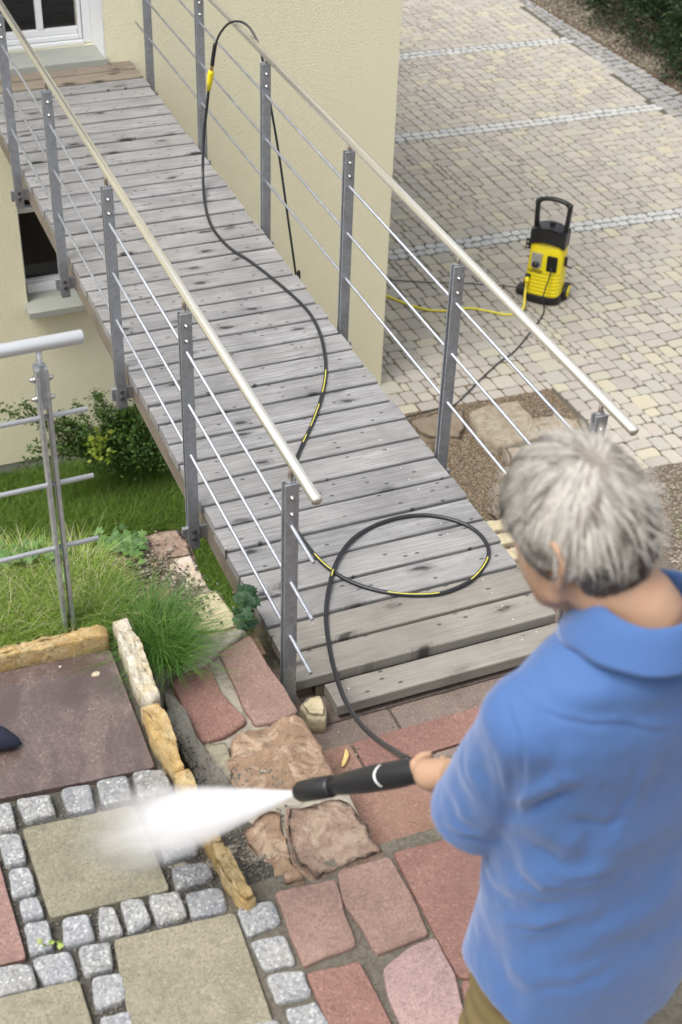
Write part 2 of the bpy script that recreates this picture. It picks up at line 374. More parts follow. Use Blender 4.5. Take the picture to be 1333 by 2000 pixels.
MAT_IVYD = leafmat('dark_ivy_leaf', [(.025, .06, .03), (.04, .085, .04)], .1)
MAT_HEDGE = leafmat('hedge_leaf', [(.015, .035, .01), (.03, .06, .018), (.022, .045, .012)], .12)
MAT_STEM = plain('stem', (.12, .09, .05), .8)

MAT_HOSE = plain('black_rubber_hose', (.018, .019, .024), .38, var=.2, scale=30)
MAT_HOSEP = plain('yellow_hose_print', (.52, .48, .07), .45)
MAT_YHOSE = plain('yellow_garden_hose', (.78, .68, .06), .4, var=.08)
MAT_YPL = plain('yellow_plastic', (.83, .68, .012), .33, var=.04, scale=4)
MAT_YPLD = plain('yellow_plastic_shadow_groove', (.55, .44, .01), .5, var=.04)
MAT_BPL = plain('black_plastic', (.016, .016, .018), .38, var=.2, scale=20)
MAT_GPL = plain('silver_plate', (.50, .50, .49), .3, .6, var=.1)
MAT_BRASS = plain('brass', (.55, .42, .15), .3, 1)
MAT_WPR = plain('white_print', (.75, .75, .75), .5)
MAT_NAVY = plain('navy_fabric', (.012, .015, .035), .8, var=.3, scale=30)

# ------------------------------------------------------------ levels and sizes
YW = 5.70; XE = 2.978; ZC = -2.74; ZL = -2.98; ZT = .35; PITCH = .15; SL = .0297; W = 1.029
XL, XR = -.039, 1.068
def dz(y): return SL * y

# ------------------------------------------------------------ ground
g = MB(); g.prism([(-60, -60), (60, -60), (60, 60), (-60, 60)], -3.9, -3.6)
g.build('ground', MAT_SOIL, kind='structure')

# courtyard: joint bed with stones
court = empty('courtyard', (0, 0, ZC), kind='structure')
b = MB(); b.prism([(2.9, 5.20), (4.27, 5.16), (4.27, 3.98), (30, 3.2), (30, 40), (2.9, 40)], -.3, -.012)
b.build('paving_bed', MAT_JOINTC, court)
def hexstone(x0, y0, x1, y1, r, top=0, h=.05, tilt=.002):
    j = lambda: random.uniform(-r * .25, r * .25)
    P = [(x0 + j(), y0 + j()), (x1 + j(), y0 + j()), (x1 + j(), y1 + j()), (x0 + j(), y1 + j())]
    o = []
    for i in range(4):
        a = Vector(P[i]); p = Vector(P[i - 1]); n = Vector(P[(i + 1) % 4]); c = r * random.uniform(.7, 1.5)
        o += [a + (p - a).normalized() * c, a + (n - a).normalized() * c]
    cen = sum(o, Vector((0, 0))) / 8; tx, ty = random.uniform(-tilt, tilt), random.uniform(-tilt, tilt); hh = random.uniform(-.002, .002)
    vs = []
    for f, z in ((1, -h), (1, -.008), (.92, 0)):
        for q in o:
            w = cen + (q - cen) * f; vs.append((w.x, w.y, top + z + hh + (tx if w.x > cen.x else -tx) + (ty if w.y > cen.y else -ty)))
    fs = [(i, (i + 1) % 8, 8 + (i + 1) % 8, 8 + i) for i in range(8)] + [(8 + i, 8 + (i + 1) % 8, 16 + (i + 1) % 8, 16 + i) for i in range(8)] + [tuple(range(16, 24))]
    return vs, fs, cen
U = .063
X0, Y0 = 2.93, 3.93
strips = [7.85, 10.48, 12.95]; SH = .10
pieces = []
shapes = [(3, 2), (2, 3), (2, 2), (3, 2), (3, 2), (2, 3), (3, 3), (2, 2), (2, 3)]
# bands between the strips are filled on their own grid so that the stones end at the strip
bands = [(Y0, strips[0] - SH - .01)] + [(strips[i] + SH + .01, strips[i + 1] - SH - .01) for i in range(2)] + [(strips[2] + SH + .01, 15.6)]
IA, IB = zat(1067, 45, ZC), zat(1290, 212, ZC); OA, OB = zat(1108, 45, ZC), zat(1333, 183, ZC)
def xin(y): return IA.x + (y - IA.y) * (IB.x - IA.x) / (IB.y - IA.y)
def xout(y): return OA.x + (y - OA.y) * (OB.x - OA.x) / (OB.y - OA.y)
for bi, (ya, yb) in enumerate(bands):
    ny = max(1, round((yb - ya) / U)); uy = (yb - ya) / ny; nx = int((9.6 - X0) / U)
    oc = np.zeros((nx, ny), bool)
    for i in range(nx):
        for j in range(ny):
            if X0 + i * U < 4.26 and ya + j * uy < 5.17: oc[i, j] = True
    for j in range(ny):
        for i in range(nx):
            if oc[i, j]: continue
            sh = shapes[:]; random.shuffle(sh); done = False
            for a, c in sh + [(1, 2), (2, 1), (1, 1)]:
                if i + a <= nx and j + c <= ny and not oc[i:i + a, j:j + c].any():
                    oc[i:i + a, j:j + c] = True; gp = .0045
                    pieces.append((X0 + i * U + gp, ya + j * uy + gp, X0 + (i + a) * U - gp, ya + (j + c) * uy - gp)); break
# wave the grid a little so that joints are not ruled
def wav(x, y): return x + .012 * math.sin(y * 2.1 + x), y + .014 * math.sin(x * 1.7 + y * .6) - .03 * (x - 4)
def inview(x, y, z, m=30):
    q = Matrix(CM).transposed() @ (Vector((x, y, z)) - CP)
    if q.z > -.1: return None
    u = 666.5 + FPX * q.x / -q.z; v = 1000 - FPX * q.y / -q.z
    return (-q.z) if (-m < u < 1333 + m and -m < v < 2000 + m) else None
pieces = [p for p in pieces if wav(p[2], p[1])[0] < xin(wav(p[0], p[1])[1]) + .075]
near = sorted([(inview((p[0] + p[2]) / 2, (p[1] + p[3]) / 2, ZC) or 99, i) for i, p in enumerate(pieces)])
vis300 = set(i for d, i in near[:280])
st = MB(); cache = {}
for i, p in enumerate(pieces):
    w, h = p[2] - p[0], p[3] - p[1]; cx, cy = wav((p[0] + p[2]) / 2, (p[1] + p[3]) / 2)
    if i in vis300:
        key = (round(w, 3), round(h, 3), random.randrange(4))
        if key not in cache:
            vs, fs, _ = hexstone(-w / 2, -h / 2, w / 2, h / 2, .014); cache[key] = MB().add(vs, fs).mesh('paver', MAT_PAVE)
        link('paver', cache[key], court, (cx, cy, random.uniform(-.001, .002)), (0, 0, random.uniform(-.012, .012)))
    else:
        vs, fs, _ = hexstone(cx - w / 2, cy - h / 2, cx + w / 2, cy + h / 2, .014); st.add(vs, fs)
st.build('paving_stones', MAT_PAVE, court, kind='stuff')
cb = []
for k in range(6):
    vs, fs, _ = hexstone(-.052, -.046, .052, .046, .02); cb.append(MB().add(vs, fs).mesh('granite_cobble', MAT_GRANF))
gs = MB()
n_ind = 0
for s in strips:
    for row in (-.053, .053):
        x = X0 + .03
        while x < xin(s) - .05:
            w = random.uniform(.085, .12)
            if inview(x, s, ZC) and s < 12 and n_ind < 200:
                link('granite_cobble', cb[n_ind % 6], court, (*wav(x + w / 2, s + row + random.uniform(-.006, .006)), random.uniform(0, .004)), (0, 0, random.uniform(-.12, .12))).scale = (w / .112, 1, 1); n_ind += 1
            else:
                cx, cy = wav(x + w / 2, s + row); vs, fs, _ = hexstone(cx - w / 2 + .006, cy - .046, cx + w / 2 - .006, cy + .046, .02); gs.add(vs, fs)
            x += w
gs.build('granite_cobbles', MAT_GRANF, court, kind='stuff')
gb = MB(); NR = 3
y = 5.0
while y < 16.5:
    h = random.uniform(.10, .15)
    for k in range(NR):
        a_, b_ = xin(y), xout(y); w_ = (b_ - a_ - .02) / NR; x0 = a_ + .02 + k * w_; yo = random.uniform(-.02, .02)
        vs, fs, _ = hexstone(x0 + .006, y + yo + .006, x0 + w_ - .006, y + yo + h - .008, .02, tilt=.006); gb.add(vs, fs)
    y += h
gb.build('border_cobbles', MAT_GRANB, court, kind='stuff')

# gravel bed with hedge beyond the courtyard
g = MB(); g.prism([(xout(5), 5.0), (18, 5.0), (18, 22), (xout(22), 22)], ZC - .1, ZC + .004); gbed = g.build('gravel_bed', MAT_SOIL, kind='structure')
def pebbles(n, fn, r0, r1, mat, name, label, cat, flat=.6, parent=None):
    bm = bmesh.new(); bmesh.ops.create_icosphere(bm, subdivisions=1, radius=1); bv = np.array([v.co[:] for v in bm.verts]); bf = np.array([[v.index for v in f.verts] for f in bm.faces]); bm.free()
    V = []; F = []
    for i in range(n):
        x, y, z = fn(); r = RNG.uniform(r0, r1); q = bv * RNG.uniform(.65, 1.2, 3) * r; a = RNG.uniform(0, 6.28); c, s = math.cos(a), math.sin(a)
        q = np.stack([q[:, 0] * c - q[:, 1] * s, q[:, 0] * s + q[:, 1] * c, q[:, 2] * flat], 1)
        V.append(q + (x, y, z)); F.append(bf + i * len(bv))
    return np_mesh(name, np.concatenate(V), np.concatenate(F), mat, False, parent, label=label, cat=cat, kind='stuff')
pebbles(15000, lambda: (lambda y: (xout(y) + .03 + RNG.uniform(0, 1.3), y, ZC + RNG.uniform(.0, .02)))(RNG.uniform(9.4, 15.3)), .010, .026, MAT_PEB, 'gravel', 'brown and grey river gravel between courtyard border and dark hedge', 'gravel')

# leaf clusters -------------------------------------------------
def leaves(centres, n_each, spread, size, aspect=.45, droop=.3, rng=RNG):
    V = []; N = len(centres) * n_each
    c = np.repeat(np.asarray(centres, float), n_each, 0) + rng.normal(0, 1, (N, 3)) * spread
    d = rng.normal(0, 1, (N, 3)); d[:, 2] = d[:, 2] * .5 - droop * .3; d /= np.linalg.norm(d, axis=1)[:, None]
    u = rng.normal(0, 1, (N, 3)); s = np.cross(d, u); s /= np.linalg.norm(s, axis=1)[:, None]
    nrm = np.cross(d, s); L = size * rng.uniform(.6, 1.3, N)[:, None]; Wd = L * aspect
    p0 = c; p1 = c + d * L * .45 + s * Wd * .5 + nrm * L * .08; p2 = c + d * L; p3 = c + d * L * .45 - s * Wd * .5 + nrm * L * .08
    V = np.stack([p0, p1, p2, p3], 1).reshape(-1, 3); F = np.arange(N * 4).reshape(-1, 4)
    return V, F
# hedge
def hedge_pts(n):
    P = []
    while len(P) < n:
        y = RNG.uniform(7.5, 18); z = RNG.uniform(0, 1) ** .8 * 2.2
        x = 9.50 + (y - 11.2) * .15 + .10 * math.sin(y * 2.3) + .12 * math.sin(y * 6.1) + abs(RNG.normal(0, .18)) + .25 * (z / 2.2) ** 2 - .32 * (1 - abs(z - .5) / 2)
        P.append((x, y, ZC + .1 + z))
    return P
hd = empty('hedge', (10.6, 13, ZC), label='dark evergreen hedge behind the gravel bed at the top right', cat='hedge')
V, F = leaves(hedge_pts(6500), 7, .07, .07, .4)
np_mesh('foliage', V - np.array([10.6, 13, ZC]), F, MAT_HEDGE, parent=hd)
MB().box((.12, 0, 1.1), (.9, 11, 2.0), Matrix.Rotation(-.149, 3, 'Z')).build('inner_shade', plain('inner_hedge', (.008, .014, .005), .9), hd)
sm = MB()
for y in np.arange(-5, 5.1, .8): sm.tube([(.1, y, 0), (.05 + .05 * math.sin(y), y + .1, .8), (.2, y, 1.9)], [.035, .025, .01], 6)
sm.build('trunk', MAT_STEM, hd)

# low ground beside and beneath the bridge
g = MB(); g.prism([(-12, -.4), (1.3, -.4), (1.3, YW), (-12, YW)], ZL - .3, ZL); g.build('lower_lawn', MAT_SOIL, kind='structure')
g = MB(); g.prism([(1.0, 2.0), (4.28, 2.0), (4.28, 5.70), (1.3, 5.70)], ZC - .3, ZC - .005); g.build('gravel_path', MAT_GRIT, kind='structure')
pebbles(5000, lambda: (RNG.uniform(1.5, 4.25), RNG.uniform(3.1, 5.2), ZC - .003), .004, .011, MAT_PEB, 'grit', 'loose brown grit on the path right beside the wooden bridge', 'gravel')

# bank on the right, rising from the courtyard to the top terrace
def slope_z(y): return min(ZT - .05, ZC - .02 + max(0, (3.95 - y)) * .30 + max(0, .9 - y) * 1.1)
g = MB(); ys = [4.27, 3.0, 2.0, 1.0, 0.0, -.32]; vs = []
NXg, NYg = 60, 50
for j in range(NYg + 1):
    y = 3.97 - 8.0 * j / NYg
    for i in range(NXg + 1):
        x = 3.0 + 9 * i / NXg
        vs.append((x, y, slope_z(y) + .05 * noise.noise(Vector((x * 1.3, y * 1.3, 0))) + .02 * noise.noise(Vector((x * 5, y * 5, 1)))))
fs = [(j * (NXg + 1) + i, j * (NXg + 1) + i + 1, (j + 1) * (NXg + 1) + i + 1, (j + 1) * (NXg + 1) + i) for j in range(NYg) for i in range(NXg)]
MB().add(vs, fs).build('bank', MAT_GRIT2, kind='structure', smooth=True)

# ------------------------------------------------------------ house
house = empty('house', (0, YW, ZC), label='cream rendered house wall with white glazed door and a lower window behind the bridge', cat='house')
HX0, HX1, HT = -7.0, XE, 3.4
def V3(x, y, z): return (x, y - YW, z - ZC)
# openings in the facade: lower window and the door
Dp = .15
wx0, wx1 = .185, 1.25; wz0, wz1 = at(60, 571, 1, YW + Dp).z, -.22
dx0, dx1 = -.25, .862; dzb, dz1 = .205, 2.2
DD = at(186, 83, 2, dzb).y - YW
zg0 = at(60, 546, 1, YW + Dp + .03).z; zmu = at(60, 408, 1, YW + Dp + .03).z
def wall_rect(x0, x1, z0, z1, mb): mb.box(V3((x0 + x1) / 2, YW + .15, (z0 + z1) / 2), (x1 - x0, .30, z1 - z0))
w = MB(); zb = ZC - .05
xs = sorted([HX0, wx0, wx1, dx0, dx1, HX1])
def cells():
    for a, c in zip(xs[:-1], xs[1:]):
        m = (a + c) / 2; zz = [(zb, HT)]
        if wx0 < m < wx1: zz = [(zb, wz0), (wz1, HT)]
        if dx0 < m < dx1:
            n2 = []
            for z0, z1 in zz:
                if z0 < dzb and z1 > dz1: n2 += [(z0, dzb), (dz1, z1)]
                else: n2.append((z0, z1))
            zz = n2
        for z0, z1 in zz: yield a, c, z0, z1
for a, c, z0, z1 in cells():
    w.box(V3((a + c) / 2, YW + .15, (z0 + z1) / 2), (c - a - .0002, .30, z1 - z0))
w.box(V3(HX1 - .15, YW + 5.3, .14), (.30, 10, HT - zb)); w.box(V3(HX0 + .15, YW + 5.3, .14), (.30, 10, HT - zb))
w.build('wall', MAT_STUCCO, house)
MB().box(V3((HX0 + HX1) / 2, YW + .165, ZC - .25), (HX1 - HX0 - .02, .30, .40)).build('plinth', MAT_PLINTH, house)
MB().box(V3((HX0 + HX1) / 2, YW + 5.3, HT + .1), (HX1 - HX0 + .5, 11.2, .2)).build('roof', plain('roof_edge', (.2, .1, .07), .8), house)
# lower window
wf = MB(); yf = YW + Dp
def bar(mb, x0, x1, z0, z1, y=None, d=.07): mb.box(V3((x0 + x1) / 2, (y or yf) + d / 2, (z0 + z1) / 2), (x1 - x0, d, z1 - z0), bev=.006)
fr = MB(); bar(fr, wx0, wx0 + .03, wz0, wz1); bar(fr, wx1 - .06, wx1, wz0, wz1); bar(fr, wx0 + .031, wx1 - .061, wz0, wz0 + .07, yf - .02, .09); bar(fr, wx0 + .036, wx1 - .061, wz1 - .07, wz1)
win = fr.build('window', MAT_WHITE, house)
sh = MB(); bar(sh, wx0 + .031, wx1 - .061, wz0 + .072, zg0, yf + .012, .05); bar(sh, wx0 + .031, wx1 - .061, zmu - .02, zmu + .02, yf + .015, .05); bar(sh, .70, .74, zg0 + .001, zmu - .021, yf + .016, .045); bar(sh, .70, .74, zmu + .021, wz1 - .071, yf + .016, .045)
sh.build('sash', MAT_WHITE, win)
MB().box(V3((wx0 + wx1) / 2, yf + .06, (wz0 + wz1) / 2), (wx1 - wx0 - .06, .01, wz1 - wz0 - .1)).build('pane', MAT_GLASS, win)
sy = at(55, 614, 2, wz0).y
MB().box(V3((wx0 + wx1) / 2, (sy + YW + Dp) / 2, wz0 - .022), (wx1 - wx0 + .05, YW + Dp - sy, .05), bev=.004).build('sill', MAT_SILL, win)
# door
df = MB(); yd = YW + DD
bar(df, dx1 - .062, dx1 - .004, dzb + .002, dz1, yd); bar(df, dx0, dx0 + .07, dzb + .002, dz1, yd); bar(df, dx0 + .072, dx1 - .064, dzb + .002, dzb + .03, yd - .02, .09)
door = df.build('door', MAT_WHITE, house)
pr = at(152, 51, 1, yd + .03); pm_ = at(79, 60, 1, yd + .03)
lf = MB(); bar(lf, pr.x, dx1 - .067, dzb + .033, dz1 - .05, yd + .01, .055); bar(lf, dx0 + .075, dx0 + .15, dzb + .033, dz1 - .05, yd + .01, .055)
zm_ = (dzb + pr.z) / 2 + .01
bar(lf, dx0 + .151, pr.x - .001, dzb + .033, zm_, yd + .002, .06); bar(lf, dx0 + .151, pr.x - .001, zm_ + .001, pr.z, yd + .02, .045)
bar(lf, pm_.x - .022, pm_.x + .022, pr.z + .001, dz1 - .051, yd + .018, .04); bar(lf, dx0 + .151, pm_.x - .023, 1.0, 1.04, yd + .02, .04); bar(lf, pm_.x + .023, pr.x - .001, 1.0, 1.04, yd + .02, .04)
lf.build('sash', MAT_WHITE, door)
MB().box(V3((dx0 + dx1) / 2, yd + .055, 1.25), (dx1 - dx0 - .2, .01, 2.0)).build('pane', MAT_GLASS, door)
rv = MB(); rv.box(V3(dx1 - .001, YW + DD / 2, (dzb + dz1) / 2), (.008, DD + .004, dz1 - dzb)); rv.build('reveal', MAT_WHITE, door)
MB().box(V3((dx0 + dx1) / 2, YW + .11, dzb - .020), (dx1 - dx0 + .02, .30, .048), bev=.004).build('threshold', MAT_SILL, door)

# ------------------------------------------------------------ footbridge
bridge = empty('footbridge', (0, 0, 0), label='weathered grey plank footbridge leading to the house door', cat='footbridge')
BT = .043
def plank_mesh(wd, L, mat, T=BT):
    c = .004; y = wd / 2; prof = [(-y, -T), (y, -T), (y, -c * 1.3), (y - c * .5, -c * .35), (y - c * 1.5, 0), (0, .0006), (-y + c * 1.5, 0), (-y + c * .5, -c * .35), (-y, -c * 1.3)]
    n = len(prof); vs = [(sx * L / 2, a, b_) for sx in (-1, 1) for a, b_ in prof]
    fs = [tuple(range(n)), tuple(range(n, 2 * n))[::-1]] + [(i, (i + 1) % n, n + (i + 1) % n, n + i) for i in range(n)]
    return MB().add(vs, fs).mesh('plank', mat)
pm = [plank_mesh(PITCH - g_, W + e, MAT_WOOD) for g_, e in ((.011, 0), (.012, .008), (.010, -.006), (.012, .003))]
pmn = plank_mesh(PITCH - .011, W, MAT_WOODN); pmb = plank_mesh(PITCH - .008, W, MAT_WOODB)
for k in range(38):
    y = (k + .5) * PITCH; me = pm[k % 4] if 1 < k < 35 else (pmn if k <= 1 else pmb)
    if k == 35: me = pm[1]
    o = link('plank', me, bridge, (W / 2 + random.uniform(-.003, .003), y, dz(y) + random.uniform(-.0015, .0015)), (random.uniform(-.006, .006), random.uniform(-.001, .001), random.uniform(-.0012, .0012)))
bm_ = MB(); bm_.box((W / 2, 0, 0), (W, .02, .03), bev=.003)
stp = plank_mesh(.118, .93, MAT_WOODN, .045)
link('plank', stp, bridge, (.565, -.066, -.03), label='short pale end plank resting on the first step')
be = MB()
for x in (.045, W / 2, W - .045): be.box((x, 2.84, -BT - .075 + dz(2.84)), (.055, 5.62, .14), Matrix.Rotation(SL, 3, 'X'), bev=.004)
be.build('beam', MAT_BEAM, bridge)
MB().box((W / 2, .035, -BT - .077), (W - .15, .05, .13)).build('cross_beam', MAT_BEAM, bridge)
sc = MB()
for k in range(38):
    for x in (.165, .86):
        for s_ in (-.04, .04):
            y = (k + .5) * PITCH + s_ + random.uniform(-.006, .006)
            x_ = x + random.uniform(-.008, .008)
            if y < 2.2: sc.tube([(x_, y, dz(y) - .004), (x_, y, dz(y) + .0022)], .0036, 8)
for x, y in ((.15, -.03), (.17, -.06), (.93, -.03), (.86, -.05)): sc.tube([(x, y, -.038), (x, y, -.0278)], .004, 8)
sc.build('screw', plain('screw_head', (.62, .62, .58), .35, .5), bridge, kind='stuff')

# railings along the bridge
def bridge_railing(xr, ys, lab, ends, rail0, rail1, side):
    t = empty('railing', (xr, 0, 0), label=lab, cat='railing', group='steel railings along the footbridge')
    hh = [.7167, .4875, .2572]; yA, yB = ends
    for h in hh: MB().tube([(0, yA, h + dz(yA)), (0, yB, h + dz(yB))], .0064, 10).build('rod', MAT_ROD, t, True)
    MB().tube([(0, rail0[0], rail0[1] - .002), (0, rail0[0] + .002, rail0[1]), (0, rail1[0], rail1[1])], [.0155, .0175, .0175], 20).build('handrail', MAT_INOX, t, True)
    for y in ys:
        ph = .877 + dz(y); zb_ = dz(y) - .203
        if y < .5: zb_ = -.16
        mb = MB()
        for o_ in (-.0135, .0135): mb.box((0, y + o_, (ph + zb_) / 2), (.046, .008, ph - zb_), bev=.0012)
        p = mb.build('post', MAT_GALV, t)
        rz = rail0[1] + (rail1[1] - rail0[1]) * (y - rail0[0]) / (rail1[0] - rail0[0])
        MB().box((0, y, ph - .06), (.028, .0185, .13), bev=.001).build('spacer', MAT_GALV, p)
        MB().tube([(0, y, ph - .02), (0, y, rz - .012)], .008, 12).build('rail_stem', MAT_INOXD, p, True)
        for zz in (ph - .05, ph - .113):
            for s_ in (-1, 1): link('bolt', BOLT, p, (0, y + s_ * .0176, zz), (0, 0, 0 if s_ < 0 else math.pi))
        if y > .5:
            cx = .035 if side < 0 else -.035
            MB().box((cx, y, -.130 + dz(y)), (.16, .0175, .062), bev=.001).build('bracket', MAT_GALV, p)
            for zz in (-.113, -.148): link('bracket_bolt', BOLT2, p, (0, y - .0176, zz + dz(y)))
    return t
b_ = MB(); b_.tube([(0, 0, 0), (0, -.0028, 0)], .0088, 12); b_.ball((0, -.0036, 0), .0062, 1); BOLT = b_.mesh('bolt', MAT_BOLT, True)
b_ = MB(); b_.tube([(0, 0, 0), (0, -.004, 0)], .0105, 6); b_.tube([(0, -.0041, 0), (0, -.009, 0)], .006, 8); BOLT2 = b_.mesh('bracket_bolt', MAT_BLACKBOLT)
bridge_railing(XL, [-.014, 1.060, 2.127, 3.192, 4.248], 'left bridge railing of grey flat posts with stainless handrail, bracketed outside the planks', (-.215, 5.4), (-.231, .954), (5.5, 1.119), -1)
bridge_railing(XR, [-.005, 1.067, 2.157, 3.231, 4.300, 5.373], 'right bridge railing between the planks and the courtyard, hose hung over its handrail', (-.2, 5.66), (-.204, .930), (5.66, 1.076), 1)

# front galvanised railing
rt = at(135, 1222, 2, ZT - .02); yr = rt.y + 0.0
fr_ = empty('railing', (rt.x, yr, ZT - .05), label='bright galvanised end post and tube rail standing in the grass behind the wet slab', cat='railing')
def frp(u, v): p = at(u, v, 1, yr); return (p.x - rt.x, 0, p.z - ZT + .05)
e = frp(160, 657); l = frp(0, 686); dirv = (Vector(e) - Vector(l)).normalized()
e_ = (Vector(e)); MB().tube([e_ - dirv * 2.2, e_, e_ + dirv * .004], [.0205, .0205, .017], 24).build('handrail', MAT_GALV2, fr_, True)
for (a, c) in (((172, 798), (0, 832)), ((183, 928), (0, 968)), ((193, 1050), (0, 1096))):
    p, q = Vector(frp(*a)), Vector(frp(*c)); p = p; d_ = Vector((1, 0, dirv.z * .0)).normalized()
    MB().tube([Vector((p.x, 0, p.z)) - Vector((2.2, 0, (p.z - q.z) / (p.x - q.x) * 2.2)), p], .0078, 12).build('rod', MAT_GALV2, fr_, True)
topz = frp(88, 714)[2]
mb = MB()
for o_ in (-.0125, .0125): mb.box((o_, 0, topz / 2 - .02), (.011, .046, topz + .04), bev=.001)
po = mb.build('post', galv('mid_galvanised', (.36, .38, .39), (.50, .52, .53), .5), fr_)
MB().box((0, 0, topz - .06), (.0137, .036, .15), bev=.001).build('spacer', MAT_GALV, po)
MB().tube([(0, 0, topz - .02), (0, 0, e[2] - .02)], .0085, 12).build('rail_stem', MAT_GALV2, po, True)
b_ = MB(); b_.tube([(0, 0, 0), (0, -.006, 0)], .011, 6); b_.ball((0, -.009, 0), .0095, 1); BOLT3 = b_.mesh('bolt', MAT_BOLT, True)
for zz in (topz - .04, topz - .105):
    for s_ in (-1, 1): link('bolt', BOLT3, po, (s_ * .0182, 0, zz), (0, 0, s_ * math.pi / 2))

# ------------------------------------------------------------ terrace with slabs, cobbles and edging
ter = empty('terrace', (0, 0, 0), kind='structure')
J = ZT - .022
jb = MB(); jb.prism([(-6, -6), (-.42, -6), (-.42, -.85), (-.56, -.62), (-.60, .03), (-6, .03)], -.6, J); jb.build('joint_bed', MAT_JOINT, ter)
stone('paving_slab', MAT_WET, ter, px([(217, 1268), (304, 1498), (-150, 1590), (-150, 1345)], ZT), ZT, .05, jag=.0012, rd=.0028, amp=.0006, label='large wet dark red slab beside the yellow edging', rnd=.05)
stone('paving_slab', MAT_YEL, ter, px([(43, 1617), (262, 1572), (333, 1737), (98, 1793)], ZT), ZT, .05, jag=.0012, rd=.0028, amp=.0006, label='olive grey slab under the water spray', rnd=.05)
stone('paving_slab', MAT_TAN, ter, px([(222, 1835), (460, 1781), (540, 2010), (268, 2075)], ZT), ZT, .05, jag=.0012, rd=.0028, amp=.0006, label='buff slab at the bottom, framed by cobbles', rnd=.05)
stone('paving_slab', MAT_TAN, ter, px([(-160, 1985), (155, 1912), (205, 2080), (-160, 2160)], ZT), ZT, .05, jag=.0012, rd=.0028, amp=.0006, label='buff slab at the bottom left corner', rnd=.05)
stone('paving_slab', slab('red_wet2', (.20, .12, .10), (.28, .17, .15), (.5, .4, .33), .4, .45), ter, px([(-160, 1700), (-5, 1672), (53, 1872), (-160, 1920)], ZT), ZT, .05, jag=.0012, rd=.0028, amp=.0006, label='dark red slab at the left edge', rnd=.05)
cob = [((-12, 1572), (22, 1566), (34, 1616), (-10, 1624)), ((30, 1562), (98, 1549), (110, 1590), (50, 1604)), ((116, 1540), (178, 1530), (188, 1578), (130, 1588)), ((186, 1524), (250, 1512), (262, 1560), (200, 1572)), ((258, 1508), (322, 1502), (340, 1545), (272, 1560)),
       ((-4, 1632), (38, 1625), (55, 1680), (8, 1691)), ((15, 1697), (58, 1688), (72, 1742), (24, 1752)), ((36, 1758), (76, 1748), (88, 1788), (44, 1797)), ((45, 1803), (94, 1794), (107, 1852), (60, 1866)),
       ((120, 1790), (175, 1782), (188, 1835), (122, 1848)), ((192, 1772), (222, 1768), (244, 1822), (196, 1834)), ((231, 1760), (282, 1753), (297, 1802), (252, 1822)), ((290, 1745), (350, 1737), (368, 1788), (306, 1806)), ((360, 1742), (436, 1730), (447, 1774), (374, 1792)),
       ((308, 1636), (378, 1622), (388, 1664), (322, 1684)), ((332, 1695), (406, 1682), (420, 1712), (346, 1740)), ((285, 1578), (350, 1566), (364, 1612), (300, 1628)),
       ((462, 1772), (532, 1757), (552, 1802), (482, 1831)), ((487, 1836), (556, 1822), (580, 1880), (516, 1896)), ((518, 1902), (592, 1890), (610, 1942), (542, 1960)), ((556, 1968), (618, 1952), (648, 2005), (580, 2024)),
       ((62, 1872), (140, 1853), (152, 1908), (86, 1924)), ((152, 1850), (216, 1838), (224, 1892), (162, 1904)), ((176, 1908), (242, 1898), (250, 1948), (186, 1972)), ((192, 1984), (256, 1970), (266, 2030), (205, 2040)), ((-30, 1892), (64, 1880), (72, 1928), (-20, 1948)),
       ((480, 2000), (545, 1988), (560, 2040), (495, 2050)), ((-90, 1590), (-20, 1575), (-16, 1630), (-80, 1640))]
for i, q in enumerate(cob):
    stone('cobble', MAT_GRANW if i in (2, 3, 4, 14, 15, 16, 13) else MAT_GRAN, ter, px(q, ZT), ZT + random.uniform(0, .006), .07, step=.012, jag=.0042, rd=.009, amp=.005, freq=22, seed=i, rings=(.85, .6, .3), rnd=.28)
def edging(name, mat, poly, top, lab):
    stone(name, mat, ter, px(poly, top), top, .13, step=.014, jag=.009, rd=.011, amp=.014, freq=26, rings=(.9, .75, .55, .35, .15), label=lab, rnd=.25)
edging('edging_stone', MAT_YSTONE, [(-120, 1290), (-10, 1268), (120, 1237), (204, 1216), (213, 1240), (110, 1262), (-10, 1284), (-120, 1310)], ZT + .062, 'long yellow edging stone behind the wet slab')
edging('edging_stone', MAT_WSTONE, [(218, 1213), (248, 1205), (280, 1262), (312, 1358), (296, 1368), (262, 1330), (240, 1268)], ZT + .062, 'whitish upright edging stone beside the grass tuft')
edging('edging_stone', MAT_YSTONE, [(274, 1373), (310, 1370), (330, 1400), (362, 1495), (342, 1502), (312, 1458), (290, 1420)], ZT + .055, 'yellow pitted edging stone right of the wet slab')
edging('edging_stone', MAT_YSTONE, [(338, 1508), (372, 1497), (385, 1535), (410, 1590), (440, 1640), (408, 1652), (375, 1590), (350, 1540)], ZT + .04, 'yellow edging stone partly under the spray')
edging('edging_stone', MAT_YSTONE, [(406, 1642), (432, 1626), (462, 1680), (500, 1752), (484, 1762), (458, 1742), (430, 1690)], ZT + .04, 'yellow orange edging stone near the corner cobble')
pebbles(2600, lambda: (lambda p: (p.x, p.y, J + .002))(zat(RNG.uniform(0, 560), RNG.uniform(1500, 2000), J)), .002, .006, plain('joint_grit', (.13, .12, .10), .6, var=.5, scale=90), 'grit', 'dark wet grit in the joints of the terrace paving', 'grit', .7)

